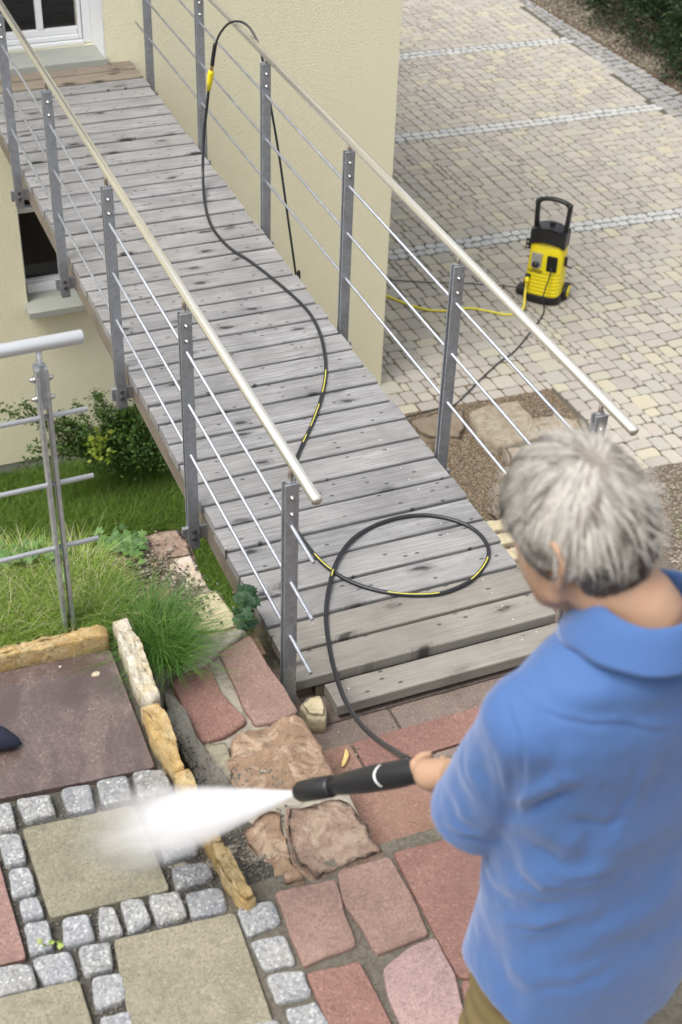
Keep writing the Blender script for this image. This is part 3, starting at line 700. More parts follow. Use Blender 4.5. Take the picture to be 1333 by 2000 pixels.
# ------------------------------------------------------------ stone wall (cheek) between lawn and steps
wall = empty('stone_wall', (0, 0, 0), label='broad stone wall top of red, yellow and rough blocks beside the bridge', cat='wall')
def cz(y): return .193 + max(0, min(1, (-.62 - y) / .10)) * .14
def wpoly(poly, z): return px(poly, z)
core = MB()
yy = [.74, .5, .13, -.15, -.42, -.61, -.73, -1.25]; prof = []
xr_ = [-.24, -.20, -.175, -.14, -.135, -.14, -.15, -.17]
for y, x in zip(yy, xr_): prof.append((x, y, cz(y) - .006))
vs = []; 
for x, y, z in prof: vs += [(x, y, z), (-.72, y, z), (-.72, y, -3.2), (x, y, -3.2)]
fs = []
for i in range(len(prof) - 1):
    a = i * 4; fs += [(a, a + 4, a + 5, a + 1), (a, a + 3, a + 7, a + 4), (a + 1, a + 5, a + 6, a + 2)]
fs += [(0, 1, 2, 3), tuple(len(vs) - 4 + k for k in (3, 2, 1, 0))]
def subdiv(vs, fs, cuts, amp, fr=14):
    bm = bmesh.new(); vv = [bm.verts.new(v) for v in vs]
    for f in fs: bm.faces.new([vv[i] for i in f])
    bmesh.ops.subdivide_edges(bm, edges=[e for e in bm.edges], cuts=cuts, use_grid_fill=True)
    for v in bm.verts: v.co += Vector(noise.noise_vector(v.co * fr)) * amp + Vector(noise.noise_vector(v.co * fr * 3)) * amp * .4
    me = bpy.data.meshes.new('m'); bmesh.ops.recalc_face_normals(bm, faces=bm.faces[:]); bm.to_mesh(me); bm.free(); return me
me = subdiv(vs, fs, 11, .0045); me.materials.append(MAT_MORTAR); link('core', me, wall)
def capst(mat, poly, z, lab, th=.09, rd=.008, amp=.004, fq=10, jag=.006, seed=1):
    stone('capstone', mat, wall, px(poly, z), z, th, step=.02, jag=jag, rd=rd, amp=amp, freq=fq, seed=seed, rings=(.9, .75, .58, .4, .2), label=lab, rnd=.2)
capst(MAT_RED2, [(427, 1273), (488, 1237), (520, 1290), (562, 1350), (585, 1388), (540, 1408), (498, 1416), (478, 1385), (450, 1320)], .205, 'pale red capstone nearest the bridge post', amp=.003, jag=.004)
capst(MAT_RED, [(332, 1330), (405, 1285), (432, 1350), (484, 1408), (440, 1436), (395, 1450), (372, 1415), (352, 1370)], .205, 'deeper red capstone left of the pale one', amp=.003, jag=.004, seed=2)
capst(MAT_PALE, [(345, 1175), (395, 1152), (428, 1150), (455, 1190), (474, 1228), (420, 1236), (372, 1236), (348, 1220), (330, 1195)], .20, 'smooth pale yellow capstone', amp=.008, fq=5, rd=.02, seed=3)
capst(MAT_PINKW, [(285, 1098), (372, 1078), (392, 1112), (414, 1148), (372, 1158), (318, 1160), (285, 1140)], .198, 'pink and white streaked capstone', amp=.012, rd=.02, seed=4)
capst(MAT_ROUGH2, [(250, 1050), (300, 1040), (350, 1028), (366, 1048), (384, 1086), (330, 1092), (282, 1100), (240, 1095)], .198, 'flat brownish pink stone at the far end of the wall', amp=.008, rd=.015, seed=5)
capst(MAT_ROUGH, [(458, 1428), (505, 1416), (575, 1396), (596, 1402), (628, 1452), (662, 1520), (672, 1545), (560, 1556), (450, 1550), (442, 1485)], .238, 'big wavy brown rough block beside the steps', amp=.022, fq=16, jag=.012, rd=.016, seed=6)
capst(rough_stone('grey_rough', [(.25, .22, .16), (.34, .31, .23), (.28, .25, .18)], 9, (.12, .10, .07)), [(380, 1460), (440, 1440), (455, 1480), (458, 1530), (400, 1540), (380, 1500)], .235, 'greyish rough block left of the big brown one', amp=.02, fq=16, jag=.012, rd=.016, seed=7)
capst(MAT_ROUGH2, [(560, 1572), (620, 1560), (676, 1552), (704, 1584), (732, 1630), (757, 1668), (700, 1690), (655, 1706), (604, 1724), (572, 1690), (556, 1630)], .340, 'pinkish brown block with grey mottling under the nozzle', amp=.018, fq=12, jag=.012, rd=.018, seed=8)
capst(MAT_ROUGH, [(468, 1622), (500, 1590), (550, 1580), (560, 1642), (580, 1696), (600, 1730), (562, 1738), (520, 1705), (490, 1665)], .338, 'brown rough block right of the yellow edging', amp=.018, fq=14, jag=.012, rd=.016, seed=9)
mb = stone_mb(ragged(px([(318, 1345), (350, 1372), (378, 1420), (400, 1465), (462, 1545), (478, 1620), (520, 1700), (560, 1745), (505, 1765), (440, 1640), (375, 1510), (325, 1400)], .255), .02, .012, .3), .262, .1, rd=.015, amp=.010, freq=14, rings=(.9, .75, .6, .4, .2)); mb.build('mortar_patch', rough_stone('wet_mortar', [(.13, .12, .10), (.20, .19, .165), (.16, .15, .13), (.26, .25, .22)], 10, (.06, .055, .05), .9), wall, True)
# rubble strip between edging and capstones
pebbles(260, lambda: (lambda p: (p.x, p.y, max(.268, cz(p.y))))(zat(*(lambda t: (330 + t * 175 + RNG.normal(0, 10), 1400 + t * 330))(RNG.uniform(0, 1)), .28)), .002, .0065, plain('rubble', (.12, .11, .09), .8, var=.6, scale=60), 'rubble', 'small grey rubble between the yellow edging and the wall blocks', 'rubble')
pebbles(1400, lambda: (lambda p: (p.x, p.y, .205 + RNG.uniform(0, .012)))(zat(*(lambda t: (255 + t * 100 + RNG.normal(0, 34), 1080 + t * 110 + RNG.normal(0, 22)))(RNG.uniform(0, 1)), .21)), .002, .0085, MAT_PEB, 'rubble', 'loose reddish chippings lying on the far wall top', 'rubble')
sm_ = [zat(u, v, .19) for u, v in ((185, 1075), (250, 1050), (300, 1080), (340, 1180), (350, 1290), (280, 1290), (220, 1180))]
mb = stone_mb(ragged([p[:2] for p in sm_], .03, .02, .3), .208, .1, rd=.02, amp=.015, rings=(.9, .75, .6, .4, .2)); mb.build('soil_patch', MAT_MULCH, wall, True)
mb = stone_mb(ragged(px([(355, 1252), (440, 1232), (488, 1228), (430, 1272), (400, 1300), (352, 1320)], .21), .02, .01, .3), .215, .1, rd=.015, amp=.012, rings=(.8, .5, .3)); mb.build('mortar_patch', MAT_MORTAR, wall, True)

# ------------------------------------------------------------ steps
steps = empty('stone_steps', (0, 0, 0), label='red and dark stone steps leading down to the footbridge', cat='steps')
Z0, Z1, Z2 = -.10, .05, .20
for z, ya, yb in ((Z0, .30, -.8), (Z1, -.37, -1.1), (Z2, -.67, -1.4), (ZT, -1.0, -4.2)):
    xl_ = -.62 if z > .3 else -.35
    MB().prism([(xl_, yb), (1.7, yb), (1.7, ya - .004), (xl_, ya - .004)], -1.2, z - .014).build('step_base', MAT_JOINT2, steps)
def sl(mat, x0, x1, y0, y1, z, lab, jag=.0025, amp=.0015, **k):
    stone('step_stone', mat, steps, [(x0, y0), (x1, y0), (x1, y1), (x0, y1)], z, .06, step=.05, jag=jag, rd=.005, amp=amp, label=lab, rnd=.06, **k)
xa = zat(770, 1400, Z0).x; xb = zat(1022, 1300, Z0).x; xc = zat(700, 1475, Z1).x; xd = zat(868, 1645, Z2).x
sl(MAT_DKS, -.30, xa - .004, -.60, -.13, Z0, 'dark stone on the lowest tread, left'); sl(MAT_DKS, xa + .004, xb - .004, -.60, -.13, Z0, 'dark stone on the lowest tread, middle'); sl(MAT_DKS, xb + .004, 1.6, -.60, -.13, Z0, 'dark stone on the lowest tread, right')
sl(MAT_DKS, -.30, 1.6, -.122, .2, Z0 - .004, 'dark stone hidden beneath the end plank')
sl(MAT_REDB, -.3, xc - .004, -.50, -.37, Z1, 'short red nosing stone with a dry leaf on it'); sl(MAT_RED, xc + .004, .70, -.50, -.37, Z1, 'long red nosing stone of the second tread'); sl(MAT_RED, .71, 1.6, -.50, -.37, Z1, 'red nosing stone behind the man')
sl(MAT_DKS, -.3, .26, -.80, -.508, Z1, 'dark tread stone under the spray gun'); sl(MAT_DKS, .27, 1.6, -.80, -.508, Z1, 'dark tread stone behind the man')
sl(MAT_REDB, -.25, .21, -1.1, -.67, Z2, 'brown stained red step stone with pale edge'); sl(MAT_RED, .22, .9, -1.1, -.67, Z2, 'red step stone behind the man')
def flag(mat, poly, lab, z=ZT, **k):
    c = Vector((sum(p[0] for p in poly), sum(p[1] for p in poly))) / len(poly); poly = [tuple(c + (Vector(p) - c) * 1.035) for p in poly]
    stone('flagstone', mat, steps, px(poly, z), z, .06, step=.03, jag=.004, rd=.007, amp=.003, label=lab, **k)
flag(MAT_RED, [(772, 1668), (866, 1642), (985, 1640), (1060, 1900), (898, 1905), (830, 1780)], 'large plain red flagstone left of the man', freq=4)
flag(MAT_RED2, [(661, 1702), (760, 1672), (800, 1740), (836, 1822), (738, 1860), (700, 1800), (668, 1750)], 'greyish red flagstone with smooth ripple')
flag(MAT_RED2, [(538, 1742), (655, 1716), (672, 1775), (696, 1844), (640, 1866), (593, 1884), (560, 1800)], 'squarish pale red flagstone beside the cobbles')
flag(MAT_RED, [(598, 1900), (660, 1888), (702, 1876), (730, 1930), (770, 2010), (660, 2040), (625, 1960)], 'pink red flagstone at the bottom beside the cobbles')
flag(slab('violet_sandstone', (.27, .18, .17), (.36, .25, .23), (.45, .36, .32), .2, .7), [(750, 1890), (800, 1850), (850, 1830), (888, 1900), (915, 2010), (800, 2030), (762, 1950)], 'violet banded flagstone at the bottom')
flag(MAT_RED, [(905, 1915), (1062, 1908), (1100, 2040), (925, 2045)], 'red flagstone under the trousers')
stone('block', MAT_PALE, steps, px([(585, 1378), (600, 1356), (628, 1357), (640, 1380), (636, 1400), (600, 1400)], -.02), -.02, .1, step=.015, jag=.006, rd=.015, amp=.01, freq=20, label='small pale limestone block at the foot of the bridge post')
# landing for the man (higher step) 
MB().box((.5, -2.75, .66), (2.1, 1.5, .48), bev=.01).build('landing', MAT_RED2, steps) if False else None

# right-hand garden stairs beside the bridge
gst = empty('garden_stairs', (0, 0, 0), label='rough stone and gravel garden stairs right of the footbridge', cat='stairs')
tr = MB(); GY = at(1000, 1032, 2, ZC + .08).y
for k in range(15):
    y = GY - .235 * k; z = slope_z(y) + .07
    tr.box((2.1, y - .4, (z - .03 - 3.4) / 2), (1.8, .8, z + 3.4 - .03))
    for x0 in np.arange(1.2, 3.0, .45):
        x1 = min(3.0, x0 + random.uniform(.4, .46))
        stone('step_stone', MAT_PALE if k < 3 else (MAT_LIME if k % 2 else MAT_ROUGH2), gst, [(x0, y - .10), (x1, y - .09), (x1, y + .02), (x0, y + .015)], z, .12, step=.03, jag=.012, rd=.012, amp=.012, freq=9, seed=k, rnd=.2)
tr.build('tread_gravel', MAT_GRIT, gst)
# blocks at the courtyard edge
def blk(mat, poly, z, lab, nm='rock', th=.25):
    o = stone(nm, mat, None, px(poly, z), z, th, step=.05, jag=.02, rd=.03, amp=.03, freq=5, rings=(.9, .75, .55, .3), rnd=.2, label=lab); o['category'] = 'rock'; o['group'] = 'edge rocks of the courtyard'; return o
blk(MAT_BRST, [(795, 816), (860, 806), (908, 800), (912, 832), (905, 856), (840, 858), (812, 848)], ZC + .03, 'flat dark brown rock behind the bridge post at the courtyard edge')
blk(MAT_LIME, [(915, 800), (960, 788), (1012, 778), (1040, 812), (1062, 850), (1010, 862), (975, 868), (935, 848), (925, 820)], ZC + .10, 'large speckled pale limestone rock crossed by railing rods')
blk(MAT_LIME, [(1030, 815), (1080, 804), (1130, 822), (1150, 860), (1110, 890), (1060, 860)], ZC + .08, 'mottled rock just above the head of the man')
blk(MAT_LIME, [(985, 872), (1045, 866), (1110, 905), (1100, 950), (1040, 940), (995, 900)], ZC + .09, 'grey rock between the rods and the hair')
blk(MAT_LIME, [(1290, 1148), (1340, 1140), (1360, 1175), (1310, 1195)], slope_z(2.2) + .08, 'pale rock on the bank right of the neck')

# ------------------------------------------------------------ grass
def blades(P, L, Wd, lean, mat, name, seg=3, curl=.5, **k):
    N = len(P); P = np.asarray(P, float); a = RNG.uniform(0, 2 * np.pi, N); ln = lean * RNG.uniform(.2, 1.2, N)
    Ls = L * RNG.uniform(.5, 1.25, N); d = np.stack([np.cos(a), np.sin(a), np.zeros(N)], 1); s = np.stack([-np.sin(a), np.cos(a), np.zeros(N)], 1)
    tw = RNG.uniform(0, np.pi, N); s = s * np.cos(tw)[:, None] + d * np.sin(tw)[:, None]
    rows = []
    for i in range(seg + 1):
        t = i / seg; out = ln * (t + curl * t * t); h = t * (1 - .35 * np.clip(ln, 0, 1.4) * t)
        c = P + d * (out * Ls)[:, None] + np.array([0, 0, 1]) * (h * Ls)[:, None]; w_ = (Wd * (1 - t ** 1.6) + .0002)
        rows += [c - s * w_ / 2, c + s * w_ / 2]
    V = np.stack(rows, 1).reshape(-1, 3); n = 2 * (seg + 1); F = np.concatenate([np.arange(N)[:, None] * n + np.array([2 * i, 2 * i + 1, 2 * i + 3, 2 * i + 2])[None] for i in range(seg)])
    return np_mesh(name, V, F, mat, True, **k)
def scatter_px(n, poly, z, dens=None):
    W_ = [zat(u, v, z)[:2] for u, v in poly]; xs_ = [p[0] for p in W_]; ys_ = [p[1] for p in W_]; out = []
    def inside(x, y):
        r = False; m = len(W_)
        for i in range(m):
            x1, y1 = W_[i]; x2, y2 = W_[i - 1]
            if (y1 > y) != (y2 > y) and x < (x2 - x1) * (y - y1) / (y2 - y1) + x1: r = not r
        return r
    while len(out) < n:
        x = RNG.uniform(min(xs_), max(xs_)); y = RNG.uniform(min(ys_), max(ys_))
        if inside(x, y) and (dens is None or RNG.uniform() < dens(x, y)): out.append((x, y, z))
    return out
ZG = ZT - .06
MB().prism([p for p in px([(-400, 1180), (-400, 1330), (230, 1235), (300, 1300), (285, 1230), (235, 1130), (200, 1085), (-400, 1110)], ZG)][::-1], -3.4, ZG).build('upper_lawn', MAT_SOIL, kind='structure')
up = [(-60, 1110), (185, 1100), (205, 1130), (240, 1190), (292, 1255), (285, 1275), (250, 1215), (200, 1232), (-60, 1290)]
blades(scatter_px(14000, up, ZG, lambda x, y: .35 + .65 * (noise.noise(Vector((x * 7, y * 7, 0))) + .5)), .10, .0036, 1.0, MAT_GRASS, 'grass', label='bright green lawn grass around the galvanised post', cat='grass', kind='stuff')
blades(scatter_px(1300, up, ZG), .13, .0020, 1.0, MAT_DRY, 'dry_grass', label='pale dry grass stalks in the bright lawn', cat='grass', kind='stuff')
tf = [zat(u, v, .29) for u, v in ((285, 1215), (305, 1240), (322, 1262), (335, 1285), (300, 1255))]
blades([(*(Vector(tf[i % 5][:2]) + Vector((RNG.normal(0, .016), RNG.normal(0, .022))))[:], .27) for i in range(2300)], .15, .0030, 1.0, MAT_TUFT, 'grass_tuft', seg=5, curl=.9, label='dense dark green grass tuft overhanging the red capstone', cat='grass', kind='stuff')
lo = [(-60, 920), (150, 930), (300, 905), (345, 920), (365, 1040), (245, 1060), (-60, 1120)]
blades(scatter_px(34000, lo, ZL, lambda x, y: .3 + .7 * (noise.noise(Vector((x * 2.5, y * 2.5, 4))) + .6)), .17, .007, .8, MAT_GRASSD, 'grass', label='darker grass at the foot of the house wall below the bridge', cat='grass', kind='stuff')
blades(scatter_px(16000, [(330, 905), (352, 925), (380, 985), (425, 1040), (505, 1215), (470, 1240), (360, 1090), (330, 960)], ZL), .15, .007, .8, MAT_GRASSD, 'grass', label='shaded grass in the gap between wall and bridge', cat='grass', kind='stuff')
gp = []
for u, v in ((1312, 955), (1322, 945), (1330, 985), (1318, 1030), (1330, 1050), (1325, 1010), (1333, 960)):
    for k in range(30):
        d_ = ray(u + RNG.normal(0, 9), v + RNG.normal(0, 9)); t = 6
        for _ in range(30):
            q = CP + d_ * t; t += (q.z - slope_z(q.y)) / (-d_.z + .30 * d_.y) * .8
        q = CP + d_ * t; gp.append((q.x, q.y, q.z - .01))
blades(gp, .055, .005, .9, MAT_GRASSD, 'grass', label='sparse grass on the bank right of the head of the man', cat='grass', kind='stuff')

# shrub by the wall: arching leafy stems
def shrub(name, base, stems, lab, mat, lsz, spread=.01, side=None):
    t = empty(name, base, label=lab, cat='shrub'); sb = MB(); cen = []
    for s in stems:
        pts = spline(s, 10); loc = [p - Vector(base) for p in pts]
        sb.tube(loc, [.006 * (1 - .8 * i / len(loc)) + .001 for i in range(len(loc))], 5)
        for p in loc[4:]:
            cen.append(p[:]); 
            if random.random() < .8: cen.append((p + Vector((random.gauss(0, .02), random.gauss(0, .02), random.gauss(0, .02))))[:])
    sb.build('stem', MAT_STEM, t)
    V, F = leaves(cen, 4, spread, lsz, .42, 0.0); np_mesh('foliage', V, F, mat, parent=t); return t
def stem_to(u0, v0, u1, v1, yv, bend=.15, n=5):
    a = at(u0, v0, 1, yv); b_ = at(u1, v1, 1, yv + random.uniform(-.1, .02)); m = a.lerp(b_, .5) + Vector((random.uniform(-bend, bend) * .5, random.uniform(-.1, .05), bend * .6))
    return [a, a.lerp(m, .5) + Vector((0, 0, .03)), m, m.lerp(b_, .5), b_]
st1 = [stem_to(190 + random.uniform(-25, 30), 900, u, v, 5.2) for u, v in ((2, 800), (45, 790), (70, 822), (100, 835), (88, 870), (60, 880), (120, 812), (140, 850), (110, 880), (40, 905), (150, 790), (160, 830))]
base1 = at(195, 905, 1, 5.2)
shrub('shrub', base1, st1, 'leggy shrub with arching stems reaching left across the plinth', MAT_SHRUB, .034, .016)
st2 = [stem_to(255 + random.uniform(-30, 30), 900, u, v, 5.3) for u, v in ((187, 768), (190, 800), (222, 800), (235, 798), (248, 800), (262, 800), (272, 790), (278, 800), (215, 830), (200, 850), (285, 825), (300, 845), (295, 870), (240, 840), (260, 840), (280, 850), (210, 870), (230, 870), (250, 870), (315, 880))] * 2
base2 = at(250, 905, 1, 5.3)
shrub('shrub', base2, st2, 'denser bushy shrub under the bridge bracket', MAT_SHRUB, .032, .022)
ctr = [at(random.uniform(185, 320), random.uniform(845, 905), 1, random.uniform(5.1, 5.5))[:] for _ in range(520)]
V, F = leaves(ctr, 8, .045, .034, .45); np_mesh('ground_cover', V, F, MAT_SHRUB, label='dark leafy undergrowth at the foot of the shrubs', cat='undergrowth', kind='stuff')
ctr = [at(195 + random.gauss(0, 9), 872 + random.gauss(0, 14), 1, 5.0)[:] for _ in range(18)]
V, F = leaves(ctr, 4, .025, .045, .7); np_mesh('yellow_green_weed', V, F, MAT_LIMEL, label='yellow green leafy weed in front of the shrubs', cat='weed', kind='stuff')
# soil patch under the shrub
mp = [at(u, v, 2, ZL)[:2] for u, v in ((225, 905), (300, 880), (345, 900), (350, 945), (290, 952), (240, 930))]
stone_mb(ragged(mp, .1, .05, .3), ZL + .05, .2, rd=.05, amp=.05, freq=4, rings=(.85, .6, .3)).build('soil', MAT_MULCH, kind='structure', smooth=True)

def ivy(pts, size, mat, lab, nrm=(0, -.3, 1)):
    mb = MB(); c0 = sum((Vector(p) for p in pts), Vector()) / len(pts)
    for p in pts:
        s = size * random.uniform(.7, 1.25); a = random.uniform(0, 6.28)
        n = (Vector(nrm) + Vector((random.gauss(0, .35), random.gauss(0, .35), random.gauss(0, .2)))).normalized(); q = n.to_track_quat('Z', 'Y').to_matrix() @ Matrix.Rotation(a, 3, 'Z')
        out = [(0, -.35), (.3, -.5), (.62, -.2), (.42, .05), (.6, .4), (.25, .35), (0, .75), (-.25, .35), (-.6, .4), (-.42, .05), (-.62, -.2), (-.3, -.5)]
        vs = [Vector((0, 0, .05))] + [Vector((x, y, -.1 * (abs(x) + .2 * abs(y)))) for x, y in out]
        mb.add([q @ (v * s) + Vector(p) - c0 for v in vs], [(0, 1 + i, 1 + (i + 1) % 12) for i in range(12)])
    return mb.build('ivy', mat, None, loc=c0, label=lab, cat='ivy')
ivy([zat(random.uniform(190, 285), 1062 + random.gauss(0, 12), .24) for _ in range(64)], .030, MAT_IVY, 'pale green ivy creeping over the far end of the wall top')
ivy([zat(random.uniform(-30, 135), 1085 + random.gauss(0, 13), ZG + random.uniform(.02, .09)) for _ in range(110)], .036, MAT_IVY, 'light ivy along the far lip of the bright lawn, behind the lowest rod')
ivy([(lambda p: p)(dep(random.gauss(480, 9), random.uniform(1150, 1225), random.uniform(4.8, 5.1))) for _ in range(34)], .042, MAT_IVYD, 'dark glossy ivy in the gap between wall and planks', (0, -.8, .6))
ivy([zat(108 + random.gauss(0, 12), 1843 + random.gauss(0, 7), ZT + .012) for _ in range(6)], .012, MAT_GRASS, 'tiny green sprout between the cobbles')

# small things
p = zat(188, 1318, ZT); stone_mb(ragged([(p.x + .017 * math.cos(a) * random.uniform(.7, 1.1), p.y + .013 * math.sin(a) * random.uniform(.7, 1.1)) for a in np.arange(0, 6.2, .9)], .01, .002, .2), ZT + .006, .006, rd=.002, amp=.002, freq=60).build('stone_chip', MAT_WSTONE, label='small white stone chip on the wet red slab', cat='stone')
p = zat(118, 1303, ZT); MB().ball((0, 0, 0), .006, 1, (1, .8, .5)).build('stone_chip', MAT_WSTONE, loc=(p.x, p.y, ZT + .002), label='tiny pale chip on the wet slab near its back edge', cat='stone')
a_, b_ = zat(669, 1498, Z1 + .006), zat(676, 1462, Z1 + .006); m_ = a_.lerp(b_, .5) + Vector((.008, 0, .004))
MB().tube(spline([a_, m_, b_], 6), [.0015] + [.006, .008, .009, .008, .009, .01, .009, .008, .007, .005, .003] + [.0012], 6).build('dry_leaf', plain('dry_leaf', (.62, .46, .18), .7), None, True, label='curled yellow dry leaf on the short red nosing stone', cat='leaf')
pebbles(260, lambda: (RNG.uniform(-.2, 1.0), RNG.uniform(-1.1, -.15), 0), .001, .001, MAT_PEB, 'speck', 'x', 'x') if False else None
cr = MB()
for u, v, z in [(768, 1421, Z0), (684, 1501, Z1), (700, 1462, Z1), (696, 1475, Z1), (862, 1540, Z1), (720, 1570, Z1), (755, 1648, Z2), (775, 1696, ZT), (810, 1655, Z2), (740, 1405, Z0), (905, 1330, Z0), (1010, 1300, Z0)]:
    p = zat(u, v, z); cr.ball((p.x, p.y, z + .002), random.uniform(.003, .006), 1, (1, .8, .6))
cr.build('chippings', MAT_PEB, kind='stuff', label='scattered pale chippings on the steps', cat='stones')

# dark navy item poking in at the left
p0 = zat(30, 1445, ZT + .03)
nb = MB(); nb.tube([(-.22, .05, .05), (-.12, .03, .045), (-.06, .015, .035), (-.02, .0, .022), (.012, -.012, .010), (.026, -.018, .005)], [.05, .05, .045, .033, .017, .003], 14)
nb.build('shoe', MAT_NAVY, None, True, loc=(p0.x - .01, p0.y + .01, ZT + .01), label='dark navy pointed shoe tip entering at the left edge on the wet slab', cat='shoe')

# ------------------------------------------------------------ pressure washer
wp = zat(1062, 590, ZC)
pw = empty('pressure_washer', (wp.x + .03, wp.y + .07, ZC), R(-46), label='yellow and black upright pressure washer with tall handle on the courtyard', cat='pressure washer')
pw.scale = (1.16, 1.05, .89)
def outline(pts, y0, y1, mb, bulge=0, mi=0):   # outline in x,z extruded along y
    n = len(pts); vs = [(x, y0 + (bulge * (x / .14) ** 2), z) for x, z in pts] + [(x, y1, z) for x, z in pts]
    return mb.add(vs, [tuple(range(n)), tuple(range(n, 2 * n))[::-1]] + [(i, (i + 1) % n, n + (i + 1) % n, n + i) for i in range(n)], mi)
def loft_body(secs, n=24, p=3.2):
    vs = []; 
    for z, a, b_, cy in secs:
        for k in range(n):
            t = 2 * math.pi * k / n; c, s = math.cos(t), math.sin(t)
            vs.append((a * math.copysign(abs(c) ** (2 / p), c), cy + b_ * math.copysign(abs(s) ** (2 / p), s), z))
    N = len(secs); fs = [(i * n + k, i * n + (k + 1) % n, (i + 1) * n + (k + 1) % n, (i + 1) * n + k) for i in range(N - 1) for k in range(n)]
    fs += [tuple(range(n))[::-1], tuple((N - 1) * n + k for k in range(n))]
    return MB().add(vs, fs)
loft_body([(.01, .145, .125, .0), (.03, .152, .135, 0), (.10, .15, .13, 0), (.105, .145, .125, 0)]).build('base', MAT_BPL, pw, True)
sec = [(.095, .138, .128, 0)]
z = .11
for k in range(6):
    sec += [(z, .142, .132, 0), (z + .024, .143, .133, 0), (z + .030, .138, .127, 0), (z + .036, .142, .132, 0)]; z += .040
sec += [(z + .01, .141, .130, 0), (.45, .139, .125, .005), (.60, .136, .115, .012), (.655, .134, .10, .02), (.68, .11, .08, .03)]
loft_body(sec, 32, 4).build('body', MAT_YPL, pw, True)
arch = [(-.138, .615), (-.10, .648), (-.05, .668), (0, .674), (.05, .668), (.10, .648), (.138, .615)]
hp = arch + [(.142, .78), (.10, .80), (.05, .822), (0, .83), (-.05, .822), (-.10, .80), (-.138, .78)]
hm = MB(); outline(hp, -.118, .06, hm, .03); hm.build('shoulder_cover', MAT_BPL, pw)
hb = MB()
for s in (-1, 1): hb.box((s * .122, -.01, .92), (.034, .05, .30), Matrix.Rotation(s * .03, 3, 'Y'), bev=.01)
hb.tube(spline([(-.118, -.01, 1.05), (-.09, -.01, 1.075), (0, -.01, 1.095), (.09, -.01, 1.075), (.118, -.01, 1.05)], 6), .022, 10)
hb.build('handle', MAT_BPL, pw, True)
MB().box((.01, -.02, .845), (.04, .03, .04), bev=.006).build('cable_hook', MAT_BPL, pw)
# control plate
cp = MB(); pts = [(-.098, .555), (-.098, .43)] + [(-.058 + .04 * math.cos(a), .43 + .04 * math.sin(a)) for a in np.linspace(math.pi, 2 * math.pi, 9)] + [(-.018, .555)]
outline([(x, z + .0) for x, z in pts], -.136, -.10, cp); plt = cp.build('control_plate', MAT_GPL, pw)
MB().tube([(-.058, -.135, .44), (-.058, -.160, .44)], [.03, .026], 20).build('knob', MAT_BPL, plt, True)
rc = MB(); rc.box((.065, -.128, .47), (.082, .02, .165), bev=.008); rc.build('hose_recess', plain('recess_black', (.004, .004, .004), .5), pw)
cr_ = MB(); cr_.box((.150, -.02, .47), (.02, .03, .10), bev=.005); cr_.tube([(.15, -.02, .43), (.17, -.03, .42), (.205, -.035, .42)], .009, 8); cr_.build('crank', MAT_BPL, pw, True)
br = MB(); br.box((-.165, .0, .57), (.04, .025, .11), bev=.006); br.build('lance_holder', MAT_BPL, pw)
hl = MB()
for zz in (.545, .595): MB().box((-.168, -.0135, zz), (.012, .004, .014)).build('holder_slot', MAT_WPR, pw)
MB().tube([(-.11, -.12, .30), (-.11, -.145, .29)], .022, 12).build('water_inlet', MAT_BPL, pw, True)
MB().tube([(-.11, -.145, .29), (-.108, -.16, .255), (-.106, -.165, .235)], [.017, .018, .012], 10).build('hose_coupling', MAT_YPL, pw, True)
for s in (-1, 1):
    wmb = MB(); wmb.tube([(s * .135, .085, .085), (s * .175, .085, .085)], .085, 24); wl = wmb.build('wheel', MAT_BPL, pw, True)
    MB().tube([(s * .176, .085, .085), (s * .182, .085, .085)], .06, 20).build('hub', MAT_YPL, wl, True)
fb = MB(); fb.box((-.175, .02, .05), (.09, .13, .075), bev=.02); fb.tube([(-.18, .02, .085), (-.18, .02, .095)], [.035, .03], 14); fb.build('side_foot', MAT_BPL, pw)
def text_mesh(body, size, mat, parent, loc, rot, name='lettering', ext=.0006):
    cu = bpy.data.curves.new(name, 'FONT'); cu.body = body; cu.size = size; cu.extrude = ext; cu.align_x = 'CENTER'
    tmp = bpy.data.objects.new('tmp', cu); C.objects.link(tmp); dg = bpy.context.evaluated_depsgraph_get()
    me = bpy.data.meshes.new_from_object(tmp.evaluated_get(dg)); bpy.data.objects.remove(tmp); me.materials.clear(); me.materials.append(mat)
    return link(name, me, parent, loc, rot)
text_mesh('K\u00c4RCHER', .026, MAT_BPL, pw, (-.055, -.1335, .362), (R(90), 0, 0))
MB().box((-.055, -.1335, .357), (.10, .002, .003)).build('underline', MAT_BPL, pw)
text_mesh('K 7.85', .012, MAT_BPL, pw, (-.03, -.1335, .342), (R(90), 0, 0), 'lettering')

# hoses
def hose(name, pts, r, mat, lab, n=10, cat='hose', parent=None):
    sp = spline(pts, 8); return MB().tube(sp, r, n).build(name, mat, parent, True, label=lab, cat=cat), sp
zc = ZC + .012
W2 = lambda x, y, z: Matrix.LocRotScale(pw.location, pw.rotation_euler, pw.scale) @ Vector((x, y, z))
yh = [zat(u, v, zc) for u, v in ((640, 545), (700, 560), (753, 577), (790, 592), (830, 604), (870, 607), (915, 602), (950, 607), (985, 614), (1005, 613))] + [zat(1022, 603, zc + .04), W2(-.106, -.175, .14), W2(-.106, -.167, .235)]
hose('garden_hose', yh, .0105, MAT_YHOSE, 'yellow garden hose running across the courtyard to the washer')
ch = [zat(u, v, zc - .004) for u, v in ((640, 540), (700, 545), (765, 547), (830, 551), (900, 553), (970, 557), (1010, 561), (1040, 568))]
hose('power_cable', ch, .0045, MAT_HOSE, 'thin black power cable lying behind the yellow hose', 8, 'cable')
bh = [at(480, 38, 0, XR - .05)] if False else []
hz = .945 + .027
